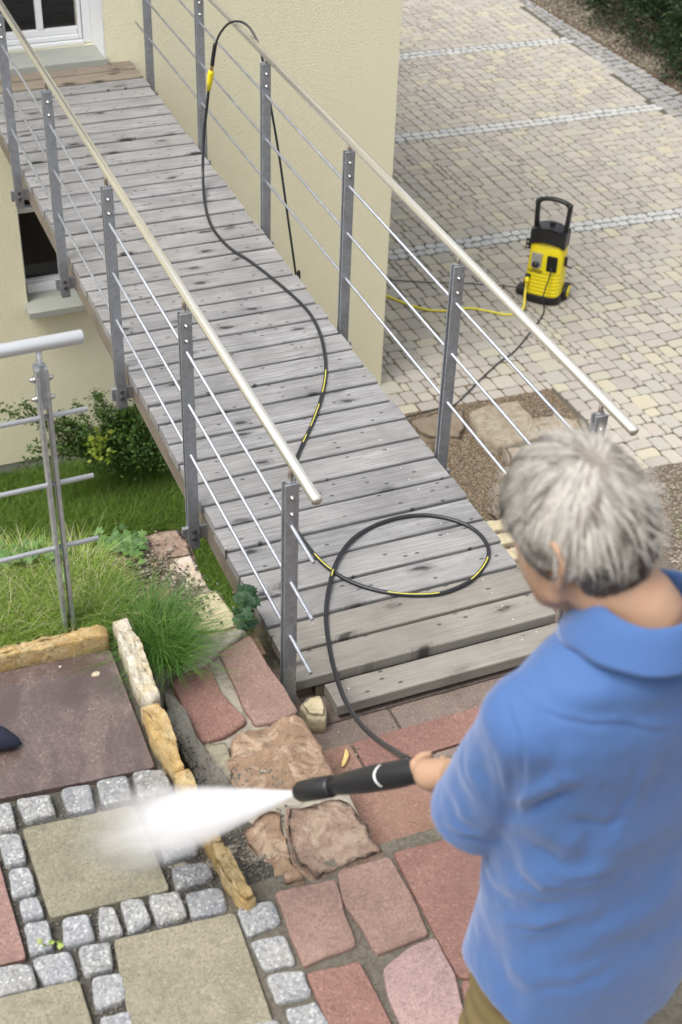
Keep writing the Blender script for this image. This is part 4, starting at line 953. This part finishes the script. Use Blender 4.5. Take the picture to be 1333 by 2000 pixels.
seg1 = [W2(.07, -.135, .44), W2(.07, -.17, .36), W2(.05, -.22, .15), zat(1062, 612, zc), zat(1035, 650, zc), zat(1005, 686, zc), zat(975, 708, zc), zat(940, 740, zc), zat(912, 768, zc), zat(888, 790, zc)]
seg1 += [zat(850, 800, ZC + .05), Vector((2.3, 5.05, ZC + .02)), Vector((1.9, 4.5, ZC + .01)), Vector((1.5, 3.9, -2.4)), at(585, 580, 0, 1.22), at(578, 533, 0, 1.20), at(562, 420, 0, 1.175), at(545, 300, 0, 1.145), at(530, 212, 0, 1.125), at(516, 132, 0, 1.11), at(509, 98, 0, 1.105), at(500, 74, 0, 1.10), at(486, 52, 0, 1.085), at(468, 42, 0, 1.06), at(447, 46, 0, 1.025), at(430, 66, 0, .995), at(421, 88, 0, .985)]
h1, sp1 = hose('high_pressure_hose', seg1, .0062, MAT_HOSE, 'black high pressure hose from the washer looping up over the right handrail')
pc = [at(421, 85, 0, .985), at(417, 110, 0, .978), at(415, 128, 0, .973)]
MB().tube(spline(pc, 12), [.010 + .0016 * (i % 2) for i in range(25)], 10).build('bend_protector', MAT_BPL, h1, True)
q0, q1, q2, q3 = at(415, 126, 0, .973), at(414, 134, 0, .971), at(413, 138, 0, .970), at(408, 176, 0, .963)
cpl = empty('hose_coupling', q2, label='bright yellow hose coupling hanging from the handrail loop', cat='coupling')
MB().tube([q0 - q2, q1 - q2, q2 - q2], .0095, 12).build('nut', MAT_BRASS, cpl)
MB().tube([Vector((0, 0, .001)), Vector((0, 0, -.0015)), (q3 - q2) * .1, (q3 - q2) * .5, q3 - q2], [.010, .0145, .0165, .0155, .0105], 16).build('grip', MAT_YPL, cpl, True)
D0 = .0085
def dk(u, v): d = ray(u, v); return CP + d * ((SL * CP.y + D0 - CP.z) / (d.z - SL * d.y))
seg2 = [q3, at(404, 215, 0, .955), at(399, 260, 0, .94), at(397, 305, 0, .92)] + [Vector((p.x, p.y, max(p.z, dz(p.y) + D0))) for p in [at(397, 345, 0, .90)]] + [dk(u, v) for u, v in ((400, 392), (408, 428), (422, 455), (450, 485), (490, 511), (535, 546), (575, 580), (605, 612), (625, 650), (635, 695), (636, 735), (627, 780), (611, 825), (592, 866), (575, 908), (565, 950), (562, 990), (574, 1026), (602, 1068), (640, 1108), (690, 1138), (750, 1156), (810, 1162), (865, 1158), (915, 1137), (944, 1108), (955, 1080), (946, 1054), (920, 1030), (880, 1014), (830, 1006), (775, 1012), (725, 1030))]
seg2 += [dk(u, v) + Vector((0, 0, .008)) for u, v in ((685, 1060), (658, 1100), (643, 1150))] + [dk(u, v) + Vector((0, 0, .002)) for u, v in ((637, 1200), (641, 1250))]
gun_c = dep(800, 1487, 2.87)
# rise from the plank to the gun: depth eased along the way
pa = dk(652, 1305); dA = -(Matrix(CM).transposed() @ (pa - CP)).z
rise = [(672, 1362, .10), (700, 1408, .28), (735, 1443, .52), (768, 1466, .78), (797, 1484, 1.0)]
seg2 += [pa + Vector((0, 0, .004))] + [dep(u, v, dA + (2.90 - dA) * t) for u, v, t in rise]
h2, sp2 = hose('high_pressure_hose', seg2, .0080, MAT_HOSE, 'black hose snaking and coiling on the planks up to the spray gun', 12)
# yellow print on the hose, lying on its upper side
def print_strip(u0, v0, u1, v1):
    def nearest(u, v, c=None):
        best = None
        for i, p in enumerate(sp2):
            if c is not None and abs(i - c) > 22: continue
            q = Matrix(CM).transposed() @ (p - CP); uu = 666.5 + FPX * q.x / -q.z; vv = 1000 - FPX * q.y / -q.z; d = (uu - u) ** 2 + (vv - v) ** 2
            if best is None or d < best[0]: best = (d, i)
        return best[1]
    i = nearest(u0, v0); j = nearest(u1, v1, i); i, j = sorted((i, j))
    vs = []; 
    for k in range(i, j + 1):
        t = (sp2[min(k + 1, len(sp2) - 1)] - sp2[k - 1]).normalized(); up_ = (CP - sp2[k]).normalized(); up_ = (Vector((0, 0, 1)) * .8 + up_ * .5); up_ = (up_ - t * up_.dot(t)).normalized(); sd_ = t.cross(up_)
        for a in (-.27, 0, .27): vs.append(sp2[k] + (up_ * math.cos(a) + sd_ * math.sin(a)) * .0085)
    n = j - i + 1
    fs = [(3 * k + c, 3 * k + c + 1, 3 * k + c + 4, 3 * k + c + 3) for k in range(n - 1) for c in (0, 1)]
    if n > 1: MB().add(vs, fs).build('yellow_print', MAT_HOSEP, h2)
for s in ((636, 725, 630, 768), (624, 792, 607, 834), (600, 850, 590, 868), (618, 1085, 652, 1112), (655, 1115, 690, 1136), (756, 1157, 858, 1160), (922, 1133, 953, 1092), (578, 1030, 584, 1042)): print_strip(*s)

# ------------------------------------------------------------ spray gun and water
tip = dep(583, 1547, 3.12); hand = dep(862, 1497, 2.80)
gd = (tip - hand).normalized(); glen = (tip - hand).length
gun = empty('spray_gun', hand, label='black spray gun with white ring held out by the man', cat='spray gun')
def G(t, off=Vector()): return gd * t + off
gb_ = MB(); gb_.tube([G(t) for t in (.03, .06, .12, .20, .24, .30, glen - .115)], [.017, .0245, .029, .0285, .027, .0225, .0195], 20); gb_.build('grip', MAT_BPL, gun, True)
gb2 = MB(); gb2.tube([G(t) for t in (glen - .118, glen - .112, glen - .05, glen - .012, glen)], [.021, .0245, .0245, .0235, .018], 20); gb2.build('nozzle', MAT_BPL, gun, True)
sdv = gd.cross(Vector((0, 0, 1))).normalized(); upv = sdv.cross(gd)
rg = MB()
tr_ = .155; ang0 = math.atan2((CP - hand).normalized().dot(upv), (CP - hand).normalized().dot(sdv))
vs = []
for i in range(13):
    a = ang0 - 1.0 + 1.7 * i / 12; shift = .010 * math.sin(i / 12 * math.pi)
    for t in (-.003, .003):
        vs.append(gd * (tr_ + t + shift) + (sdv * math.cos(a) + upv * math.sin(a)) * .0298)
rg.add(vs, [(2 * i, 2 * i + 1, 2 * i + 3, 2 * i + 2) for i in range(12)]); rg.build('white_ring_mark', MAT_WPR, gun)
gr = MB(); gr.tube([G(.04), G(-.05), G(-.16), G(-.28)], [.0165, .015, .015, .018], 14); gr.build('lance_tube', MAT_BPL, gun, True)
gh = MB(); gh.tube([G(-.26), G(-.30) + Vector((0, 0, -.03)), G(-.31) + Vector((0, 0, -.12))], [.02, .021, .017], 12); gh.build('trigger_handle', MAT_BPL, gun, True)

tgt = zat(196, 1636, ZT)
sd_ = (tgt - tip); slen = sd_.length; sdn = sd_.normalized()
spm = bpy.data.materials.new('water_mist'); spm.use_nodes = True; t = spm.node_tree; t.nodes.clear()
out = t.nodes.new('ShaderNodeOutputMaterial'); pv = t.nodes.new('ShaderNodeVolumePrincipled'); t.links.new(pv.outputs[0], out.inputs['Volume'])
pv.inputs['Color'].default_value = (.99, .99, 1, 1); pv.inputs['Anisotropy'].default_value = .0
tc = t.nodes.new('ShaderNodeTexCoord'); sx = t.nodes.new('ShaderNodeSeparateXYZ'); t.links.new(tc.outputs['Object'], sx.inputs[0])
def mt(op, a, b=None, clamp=False):
    n = t.nodes.new('ShaderNodeMath'); n.operation = op; n.use_clamp = clamp
    for i, v in enumerate((a, b)):
        if v is None: continue
        if isinstance(v, bpy.types.NodeSocket): t.links.new(v, n.inputs[i])
        else: n.inputs[i].default_value = v
    return n.outputs[0]
# object space: z runs from the tip (0) to the ground (slen)
zr = mt('DIVIDE', sx.outputs['Z'], slen); rad = mt('SQRT', mt('ADD', mt('MULTIPLY', sx.outputs['X'], sx.outputs['X']), mt('MULTIPLY', sx.outputs['Y'], sx.outputs['Y'])))
RS = .165
rr = mt('DIVIDE', rad, mt('ADD', mt('MULTIPLY', zr, RS), .006)); edge = mt('POWER', mt('SUBTRACT', 1, mt('MULTIPLY', rr, rr), True), 1.7)
nz = t.nodes.new('ShaderNodeTexNoise'); mp_ = t.nodes.new('ShaderNodeMapping'); mp_.inputs['Scale'].default_value = (26, 26, 3); t.links.new(tc.outputs['Object'], mp_.inputs[0]); t.links.new(mp_.outputs[0], nz.inputs['Vector']); nz.inputs['Scale'].default_value = 1; nz.inputs['Detail'].default_value = 4
fall = mt('POWER', mt('SUBTRACT', 1, zr, True), 3.6)
base_d = mt('MULTIPLY', mt('ADD', mt('MULTIPLY', fall, 300), mt('MULTIPLY', mt('SUBTRACT', 1, zr, True), 17)), edge)
t.links.new(mt('MULTIPLY', base_d, mt('ADD', mt('MULTIPLY', nz.outputs[0], 2.4), -.35)), pv.inputs['Density'])
sm2 = MB(); n = 28; sm2.tube([(0, 0, 0), (0, 0, .02), (0, 0, slen * .5), (0, 0, slen - .02), (0, 0, slen - .006)], [.006, .008, RS * .5 + .006, RS * .98, RS * .98], n)
spo = sm2.build('water_spray', spm, None, True, kind='stuff', label='white fan of water mist leaving the nozzle towards the olive slab', cat='water spray')
spo.location = tip + sdn * .004; spo.rotation_euler = sdn.to_track_quat('Z', 'Y').to_euler()
spm.cycles.volume_sampling = 'MULTIPLE_IMPORTANCE' if hasattr(spm, 'cycles') else None

# ------------------------------------------------------------ person
FW = Vector((-.11, .994, 0)); LF = Vector((-.994, -.11, 0)); UP = Vector((0, 0, 1))
ZF = ZT + .003
_n = dep(1266, 1212, 2.14); O = Vector((_n.x, _n.y, ZF)) + FW * .045
HZ = dep(1120, 1024, 2.12)
person = empty('person', O, label='grey haired man in a blue short sleeved shirt seen from behind, aiming the spray', cat='person')
def B(f, l, z): return FW * f + LF * l + UP * float(np.interp(z, [.92, 1.8, 2.2, 2.4, 2.59], [0, .98, 1.46, 1.66, HZ.z - ZF]))
def loc(p): return p - O
def remesh(mb, name, voxel, mat, smooth_it=4, parent=None, post=None):
    me = mb.mesh(name, mat, True); o = bpy.data.objects.new('tmp', me); C.objects.link(o)
    r = o.modifiers.new('r', 'REMESH'); r.mode = 'VOXEL'; r.voxel_size = voxel; r.use_smooth_shade = True
    s = o.modifiers.new('s', 'SMOOTH'); s.factor = .5; s.iterations = smooth_it
    dg = bpy.context.evaluated_depsgraph_get(); nm = bpy.data.meshes.new_from_object(o.evaluated_get(dg)); bpy.data.objects.remove(o); nm.name = name
    if post: post(nm)
    nm.materials.clear(); nm.materials.append(mat); nm.polygons.foreach_set('use_smooth', [True] * len(nm.polygons))
    return link(name, nm, parent)
def skin_mat():
    m = M('skin', .5, spec=.35); c = m.mix(m.noise(7, 4), (.37, .225, .145), (.45, .285, .19)); c = m.mix(m.ramp(m.noise(25, 4), [(.5, 0), (.8, .35)]), c, (.40, .17, .115)); m.col(c)
    m.b.inputs['Subsurface Weight'].default_value = .15; m.b.inputs['Subsurface Radius'].default_value = (.01, .004, .002); m.bump(m.noise(180), .1, .001); return m.m
MAT_SKIN = skin_mat()
H = HZ - O
hf = Vector((-.47, .86, -.36)).normalized(); hl_ = UP.cross(hf).normalized(); hu = hf.cross(hl_)   # head forward, left, up
HR = Matrix((hf, hl_, hu)).transposed() * 1.055
def hd_(f, l, u): return H + HR @ Vector((f, l, u * 1.13 - .014))
body = MB()
body.ball(hd_(-.012, 0, .022), 1, 4, (.098, .077, .106), HR)          # cranium
body.ball(hd_(.03, 0, -.03), 1, 3, (.066, .062, .095), HR)            # face
body.ball(hd_(.055, 0, -.085), 1, 3, (.034, .036, .03), HR)           # chin
for s in (-1, 1): body.tube([hd_(.06, s * .02, -.088), hd_(.01, s * .055, -.06), hd_(-.005, s * .062, -.02)], [.016, .02, .018], 12)
body.tube([hd_(.084, 0, .005), hd_(.102, 0, -.03), hd_(.092, 0, -.038)], [.008, .012, .010], 10)   # nose
body.ball(hd_(.088, 0, -.062), 1, 2, (.012, .024, .009), HR)          # lips
for s in (-1, 1): body.tube([hd_(.084, s * .012, .018), hd_(.080, s * .034, .022), hd_(.062, s * .052, .016)], [.006, .007, .005], 8)  # brow
for s in (-1, 1):                                                     # ears
    er = [hd_(-.012, s * .077, .018), hd_(-.022, s * .088, .030), hd_(-.036, s * .095, .024), hd_(-.040, s * .096, .002), hd_(-.030, s * .090, -.018), hd_(-.016, s * .080, -.034)]
    body.tube(spline(er, 4), .0062, 8); body.ball(hd_(-.022, s * .080, .0), 1, 2, (.014, .010, .026), HR); body.ball(hd_(-.017, s * .082, -.034), .0085, 2)
nk = [B(-.045, 0, 2.34), B(-.035, 0, 2.42), hd_(-.035, 0, -.06), hd_(-.02, 0, 0)]
body.tube(spline(nk, 4), .064, 20)
def cap(a, b_, r0, r1, n=16): body.tube([a, a.lerp(b_, .33), a.lerp(b_, .66), b_], [r0, r0 * .66 + r1 * .34, r0 * .34 + r1 * .66, r1], n); body.ball(a, r0, 2); body.ball(b_, r1, 2)
# torso
for z, a, b_, f in ((2.26, .16, .10, -.02), (2.14, .155, .10, 0), (2.0, .145, .10, .01), (1.88, .15, .105, .0), (1.80, .155, .11, -.01)):
    body.ball(B(f, 0, z), 1, 3, (a, b_, .10), Matrix((LF, FW, UP)).transposed())
cap(B(-.03, .13, 2.25), B(-.04, 0, 2.34), .045, .045); cap(B(-.03, -.13, 2.25), B(-.04, 0, 2.34), .045, .045)
Lsh = B(-.02, .19, 2.235); Lel = loc(dep(934, 1580, 2.44)); Lwr = loc(dep(890, 1508, 2.72)); Lhd = hand - O
cap(Lsh, Lel, .050, .040); cap(Lel, Lel.lerp(Lwr, .4), .042, .040); cap(Lel.lerp(Lwr, .4), Lwr, .040, .028)
Rsh = B(-.02, -.17, 2.235); Rh = hand + gd * -.29 + Vector((0, 0, -.06)) - O; Rel = B(-.02, -.27, 1.98); Rwr = Rh + (Rel - Rh).normalized() * .07
cap(Rsh, Rel, .050, .040); cap(Rel, Rwr, .042, .028)
for s in (-1, 1):
    hip = B(0, s * .085 - .03, 1.78); kn = B(.03, s * .105 - .02, 1.40); an = B(-.02, s * .13, 1.0)
    cap(hip, kn, .080, .055); cap(kn, an, .054, .036); cap(an - UP * .02, B(.10, s * .15, .955), .036, .028); body.ball(B(-.05, s * .13, .95), .03, 2)
# hands: palm and fingers wrapped round the tube
def grip(c, ax, wrist, rt, sgn):
    """c on the tube axis, ax unit axis, fingers wrap from the wrist side"""
    r = (wrist - c); r = (r - ax * r.dot(ax)).normalized(); q = ax.cross(r) * sgn
    P = lambda t, a, d: c + ax * t + (r * math.cos(a) + q * math.sin(a)) * d
    body.tube([P(-.034, .0, rt + .018), P(0, -.1, rt + .020), P(.034, 0, rt + .018)], [.017, .02, .016], 12)
    body.tube([P(0, 0, rt + .02), wrist], [.034, .028], 14); body.ball(P(.002, -.1, rt + .020), .032, 3)
    for k, (t, L) in enumerate(((-.036, .85), (-.012, 1.0), (.012, 1.05), (.036, .95))):
        pts = [P(t * 1.18, a * L, rt + .0125) for a in (.35, .9, 1.5, 2.1, 2.7, 3.2)]
        body.tube(pts, [.0112, .0110, .0104, .0098, .0092, .0080], 10); body.ball(pts[-1], .0075, 2)
    th = [P(.03, -.3, rt + .02), P(.045, -.9, rt + .014), P(.04, -1.6, rt + .011), P(.03, -2.1, rt + .011)]
    body.tube(th, [.014, .0125, .011, .009], 10); body.ball(th[-1], .009, 2)
grip(Lhd, gd, Lwr, .016, -1)
grip(Rh, Vector((gd.x * .3, gd.y * .3, -.9)).normalized(), Rwr, .016, 1)
remesh(body, 'body', .0055, MAT_SKIN, 3, person)
for s in (-1, 1):
    MB().ball(hd_(.076, s * .031, .004), .0125, 2).build('eye', plain('eye_white', (.7, .68, .65), .2), person, True)

# shirt
sh_ = MB()
rings = [(1.58, .222, .168, -.005), (1.68, .222, .166, -.01), (1.80, .216, .160, -.018), (1.92, .210, .150, -.01), (2.02, .210, .142, -.005), (2.12, .218, .138, -.01), (2.20, .225, .132, -.02), (2.27, .225, .122, -.028), (2.315, .205, .106, -.034), (2.36, .168, .096, -.04), (2.397, .118, .084, -.045), (2.42, .076, .068, -.048)]
n = 48; vs = []
for z, a, b_, f in rings:
    for k in range(n):
        t_ = 2 * math.pi * k / n; c, s = math.cos(t_), math.sin(t_); p = 2.35
        hz_ = z + (.08 if z < 1.6 else .02 if z < 1.7 else 0) * abs(c) ** 3
        vs.append(B(f + b_ * math.copysign(abs(s) ** (2 / p), s), a * math.copysign(abs(c) ** (2 / p), c) - .035 * max(0, min(1, (2.15 - z) / .3)), hz_))
N_ = len(rings); fs = [(i * n + k, i * n + (k + 1) % n, (i + 1) * n + (k + 1) % n, (i + 1) * n + k) for i in range(N_ - 1) for k in range(n)]
fs += [tuple(range(n))[::-1], tuple((N_ - 1) * n + k for k in range(n))]
sh_.add(vs, fs)
def sleeve(a, b_, r0, r1, ext):
    e_ = a + (b_ - a) * ext; sh_.ball(a, r0 * 1.0, 3); sh_.tube([a, a.lerp(e_, .3), a.lerp(e_, .65), e_], [r0, r0 * .95, (r0 + r1) / 2, r1], 28)
sleeve(B(-.025, .180, 2.262), Lel, .080, .082, 1.05); sleeve(B(-.025, -.150, 2.262), Rel, .078, .08, .9)
CREASES = [
    ([(1040, 1470), (1075, 1520), (1120, 1545)], 6, .004), ([(1100, 1600), (1180, 1610), (1240, 1590)], 7, .005), ([(1060, 1700), (1120, 1720), (1200, 1700)], 6, .004), ([(1000, 1740), (1060, 1770), (1110, 1762)], 6, .005), ([(975, 1815), (1050, 1822), (1130, 1800)], 6, .005), ([(1010, 1935), (1120, 1930), (1230, 1890)], 8, .005), ([(905, 1450), (918, 1520), (945, 1570)], 5, .004), ([(870, 1540), (895, 1600), (925, 1625)], 5, .004), ([(960, 1460), (975, 1530), (990, 1580)], 5, .004), ([(1160, 1300), (1250, 1345), (1333, 1350)], 7, .003), ([(1250, 1480), (1230, 1560), (1180, 1630)], 8, .005), ([(940, 1690), (970, 1740), (1010, 1765)], 6, .005),
    ([(1000, 1330), (1060, 1385), (1160, 1420), (1333, 1425)], 3.5, .0045), ([(985, 1350), (1012, 1440), (1022, 1530), (1008, 1600)], 3.5, .005), ([(860, 1615), (905, 1640), (975, 1648)], 3.5, .004),  # photo polylines of the drag lines on the back, width px, depth m
    ([(1000, 1600), (1040, 1580), (1085, 1560), (1140, 1545)], 12, .014), ([(1005, 1625), (1050, 1660), (1100, 1680), (1150, 1672)], 16, .012),
    ([(985, 1650), (1000, 1700), (1060, 1745), (1130, 1735)], 15, .012), ([(945, 1765), (1010, 1785), (1100, 1770), (1200, 1725), (1300, 1640)], 22, .016),
    ([(955, 1855), (1040, 1850), (1150, 1810), (1260, 1740), (1345, 1620)], 24, .018), ([(930, 1800), (960, 1870), (990, 1930), (1010, 1990)], 18, .010),
    ([(1130, 1700), (1150, 1660), (1150, 1620), (1120, 1590)], 14, .008), ([(1000, 1500), (1000, 1560), (1005, 1610)], 14, .012),
    ([(880, 1470), (900, 1540), (930, 1600)], 12, .007), ([(930, 1440), (950, 1520), (975, 1590)], 12, .008), ([(1020, 1900), (1150, 1890), (1280, 1830), (1400, 1740)], 30, .012),
    ([(1060, 1390), (1180, 1400), (1333, 1385)], 14, .003), ([(1180, 1290), (1215, 1330), (1240, 1400)], 20, .006), ([(1333, 1480), (1280, 1560), (1200, 1640)], 26, .007)]
def folds(me):
    me.update(); n_ = len(me.vertices); co = np.zeros(n_ * 3, np.float32); me.vertices.foreach_get('co', co); co = co.reshape(-1, 3).astype(float)
    no = np.array([v.normal[:] for v in me.vertices]); wc = co + np.array(O)[None]; rel = wc - np.array(CP); q = rel @ np.array(CM)
    u = 666.5 + FPX * q[:, 0] / -q[:, 2]; v = 1000 - FPX * q[:, 1] / -q[:, 2]
    face = np.clip(-(no * rel).sum(1) / np.linalg.norm(rel, axis=1) * 2.2, 0, 1); d = np.zeros(n_)
    wu = np.array([noise.noise(Vector(p) * 11) for p in co]) * 10; wv_ = np.array([noise.noise(Vector(p) * 11 + Vector((9, 9, 9))) for p in co]) * 10
    for pts, w, dp in CREASES:
        L_ = sum(math.dist(pts[i], pts[i + 1]) for i in range(len(pts) - 1)); acc = 0; best = np.full(n_, 1e9); sg = np.zeros(n_); al = np.zeros(n_)
        for (x0, y0), (x1, y1) in zip(pts[:-1], pts[1:]):
            l = math.dist((x0, y0), (x1, y1)); tx, ty = (x1 - x0) / l, (y1 - y0) / l; px_, py_ = u + wu - x0, v + wv_ - y0
            t = np.clip(px_ * tx + py_ * ty, 0, l); dx, dy = px_ - t * tx, py_ - t * ty; ds = np.hypot(dx, dy); m = ds < best
            best = np.where(m, ds, best); sg = np.where(m, np.sign(tx * dy - ty * dx), sg); al = np.where(m, (acc + t) / L_, al); acc += l
        s_ = best * sg; env = np.sin(np.clip(al, 0.02, .98) * math.pi) ** .6
        d += face * env * dp * .9 * (-.8 * np.exp(-(s_ / (1.3 * w)) ** 2) + .55 * np.exp(-((s_ + 2.6 * w) / (1.9 * w)) ** 2))
    d += .004 * np.array([noise.noise(Vector(p) * 9) for p in co]) + .0015 * np.array([noise.noise(Vector(p) * 30) for p in co])
    co += no * d[:, None]; me.vertices.foreach_set('co', co.astype(np.float32).ravel()); me.update()
def shirt_mat():
    m = M('blue_cotton', .82, spec=.2); c = m.mix(m.noise(4, 4), (.052, .112, .27), (.068, .138, .32)); m.col(c)
    m.b.inputs['Sheen Weight'].default_value = .42; m.b.inputs['Sheen Roughness'].default_value = .45; m.b.inputs['Sheen Tint'].default_value = (.75, .8, 1, 1)
    wv = m.noise(420, 2, .6, m.coord((1, 1, 1))); m.bump(wv, .15, .001); m.bump(m.noise(22, 4, .6), .25, .01); return m.m
MAT_SHIRT = shirt_mat()
shirt = remesh(sh_, 'shirt', .0055, MAT_SHIRT, 12, person, folds)
# collar: stand and fold-over leaf round the neck
cv = []; nn = 40; nc = B(-.045, 0, 0)
prof_c = [(.086, 2.38), (.080, 2.445), (.076, 2.490), (.079, 2.498), (.085, 2.494), (.095, 2.468), (.106, 2.438), (.114, 2.416), (.117, 2.408), (.106, 2.405)]
for j, (r_, z_) in enumerate(prof_c):
    for k in range(nn):
        a = 2 * math.pi * k / nn; ff = math.sin(a); fr_drop = max(0, ff) * .05
        rr_ = r_ + .004 * noise.noise(Vector((math.cos(a) * 2, ff * 2, j * .4))) + (max(0, ff) * .01)
        cv.append(B(-.045 + rr_ * ff * .98, .008 + rr_ * 1.06 * math.cos(a), z_ - fr_drop + .003 * math.sin(a * 3 + j * .5)))
MB().add(cv, [(j * nn + k, j * nn + (k + 1) % nn, (j + 1) * nn + (k + 1) % nn, (j + 1) * nn + k) for j in range(len(prof_c) - 1) for k in range(nn)]).build('collar', MAT_SHIRT, person, True)
# trousers
tb = MB(); body2 = body; 
def tcap(a, b_, r0, r1): tb.tube([a, a.lerp(b_, .5), b_], [r0, (r0 + r1) / 2, r1], 24); tb.ball(a, r0, 2)
tb.ball(B(-.01, -.03, 1.78), 1, 3, (.175, .14, .12), Matrix((LF, FW, UP)).transposed())
for s in (-1, 1):
    tcap(B(0, s * .088 - .03, 1.76), B(.03, s * .105 - .02, 1.40), .108, .085); tcap(B(.03, s * .105 - .02, 1.40), B(-.01, s * .13, 1.0), .08, .070)
def tw(me):
    me.update()
    for v in me.vertices: v.co += v.normal * (.008 * noise.noise(Vector((v.co.x * 9, v.co.y * 9, v.co.z * 22))))
remesh(tb, 'trousers', .012, plain('khaki_cotton', (.17, .125, .05), .85, var=.2, scale=12), 4, person, tw)
for s in (-1, 1):
    sb_ = MB(); sb_.ball(B(.05, s * .14, .955), 1, 3, (.05, .13, .045), Matrix((LF, FW, UP)).transposed()); sb_.build('shoe', plain('brown_shoe', (.06, .04, .025), .5), person, True)

# hair ----------------------------------------------------------
def hair_ok(f, l, u):
    az = math.degrees(math.atan2(abs(l), f))            # 0 front, 180 back
    lim = np.interp(az, [0, 30, 55, 68, 78, 86, 104, 112, 125, 180], [.058, .055, .035, -.012, -.045, .010, .028, -.03, -.075, -.098])
    return u > lim
A3 = (.106, .084, .116); HC = Vector((-.012, 0, .010))
WH = Vector((-.45, .12, .88)).normalized()              # whorl at the crown
def scalp(dv): return Vector((HC.x + dv.x * A3[0], HC.y + dv.y * A3[1], HC.z + dv.z * A3[2]))
capm = bmesh.new(); bmesh.ops.create_icosphere(capm, subdivisions=5, radius=1)
for v in capm.verts:
    d = v.co.normalized(); r = 1.07 + .05 * noise.noise(d * 3.2); r -= .085 * math.exp(-((d - WH).length / .13) ** 2)
    v.co = Vector((HC.x + d.x * A3[0] * r, HC.y + d.y * A3[1] * r, HC.z + d.z * A3[2] * r))
dl = [v for v in capm.verts if not hair_ok(v.co.x, v.co.y, v.co.z)]
bmesh.ops.delete(capm, geom=dl, context='VERTS')
hm_ = bpy.data.meshes.new('hair'); 
for v in capm.verts: v.co = H + HR @ v.co
capm.to_mesh(hm_); capm.free(); hm_.polygons.foreach_set('use_smooth', [True] * len(hm_.polygons))
def hairmat(name, cols, rough=.5):
    m = M(name, rough, spec=.4); m.col(m.ramp(m.rand(), [(i / (len(cols) - 1), q) for i, q in enumerate(cols)])); return m.m
MAT_HAIR = hairmat('silver_hair', [(.24, .215, .185), (.36, .335, .30), (.50, .475, .435), (.30, .275, .245), (.13, .11, .095)])
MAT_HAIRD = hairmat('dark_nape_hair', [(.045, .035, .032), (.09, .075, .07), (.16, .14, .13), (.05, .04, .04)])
hm_.materials.append(plain('hair_base', (.20, .175, .15), .8, var=.3, scale=40)); hair = link('hair', hm_, person)
def strands(N, test, mat, name, L=.05, wd=.0011, lift=.010):
    V = []; seg = 6; cnt = 0
    while cnt < N:
        d = Vector((random.gauss(0, 1), random.gauss(0, 1), random.gauss(0, 1))).normalized(); p = scalp(d)
        if not hair_ok(p.x, p.y, p.z) or not test(d, p): continue
        if (d - WH).length < .10 and random.random() < .8: continue
        tdir = (d - WH * d.dot(WH)); 
        if tdir.length < 1e-3: continue
        sw = WH.cross(tdir).normalized(); fl = (tdir.normalized() + sw * .55 * math.exp(-(d - WH).length * 1.6) + Vector(noise.noise_vector(d * 2.0)) * .45)
        if p.x > .02: fl += Vector((-.1, 0, -.25)) 
        ln = L * random.uniform(.6, 1.25); cur = d.copy(); pts = []; clump = noise.noise(d * 6) * .004
        for i in range(seg):
            t_ = i / (seg - 1); r_ = 1.03 + (lift + clump) / .09 * math.sin(min(1, t_ * 1.3) * math.pi * .55) * 1.0 - .05 * t_ ** 3
            r_ -= .06 * math.exp(-((cur - WH).length / .12) ** 2)
            pts.append(Vector((HC.x + cur.x * A3[0] * r_, HC.y + cur.y * A3[1] * r_, HC.z + cur.z * A3[2] * r_)))
            tg = fl - cur * fl.dot(cur)
            if tg.length > 1e-4: cur = (cur + tg.normalized() * (ln / .095 / seg)).normalized()
        for i, q in enumerate(pts):
            tt = (pts[min(i + 1, seg - 1)] - pts[max(i - 1, 0)]); nrm = (q - HC); s_ = tt.cross(nrm)
            s_ = s_.normalized() if s_.length > 1e-9 else Vector((0, 1, 0)); w_ = wd * (1 - (i / (seg - 1)) ** 2 * .85)
            V.append((H + HR @ (q - s_ * w_))[:]); V.append((H + HR @ (q + s_ * w_))[:])
        cnt += 1
    n_ = 2 * seg; F_ = np.concatenate([np.arange(N)[:, None] * n_ + np.array([2 * i, 2 * i + 1, 2 * i + 3, 2 * i + 2])[None] for i in range(seg - 1)])
    return np_mesh(name, np.array(V), F_, mat, True, parent=hair)
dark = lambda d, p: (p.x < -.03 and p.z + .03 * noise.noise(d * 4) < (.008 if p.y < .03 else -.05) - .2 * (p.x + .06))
HM = [hairmat('hair_light', [(.34, .318, .285), (.46, .435, .395), (.40, .375, .34)]), hairmat('hair_mid', [(.20, .182, .16), (.30, .28, .25), (.25, .23, .205)]), hairmat('hair_dark', [(.10, .085, .075), (.17, .15, .13), (.13, .115, .10)])]  # pale, mid and dark lock tones, picked by noise and height
WE = WH.orthogonal().normalized(); WE2 = WH.cross(WE)
def lock(d):
    a = math.atan2(d.dot(WE2), d.dot(WE)) + (d - WH).length * .35; k = (d - WH).length
    n = noise.noise(Vector((math.cos(a) * 4.2, math.sin(a) * 4.2, k * 1.6))) + .5 * noise.noise(Vector((math.cos(a) * 9, math.sin(a) * 9, k * 3)))
    n += .25 * d.z
    return 0 if n > .12 else 2 if n < -.30 else 1
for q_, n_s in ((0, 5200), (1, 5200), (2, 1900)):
    strands(n_s, lambda d, p: lock(d) == q_ and (not dark(d, p) or random.random() < .12), HM[q_], ('silver_strands', 'grey_strands', 'dark_grey_strands')[q_], .050, .0011, .009 if q_ == 0 else .008)
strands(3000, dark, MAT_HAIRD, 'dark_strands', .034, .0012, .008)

strands(380, lambda d, p: p.z > -.005, HM[0], 'stray_hairs', .060, .0007, .024)
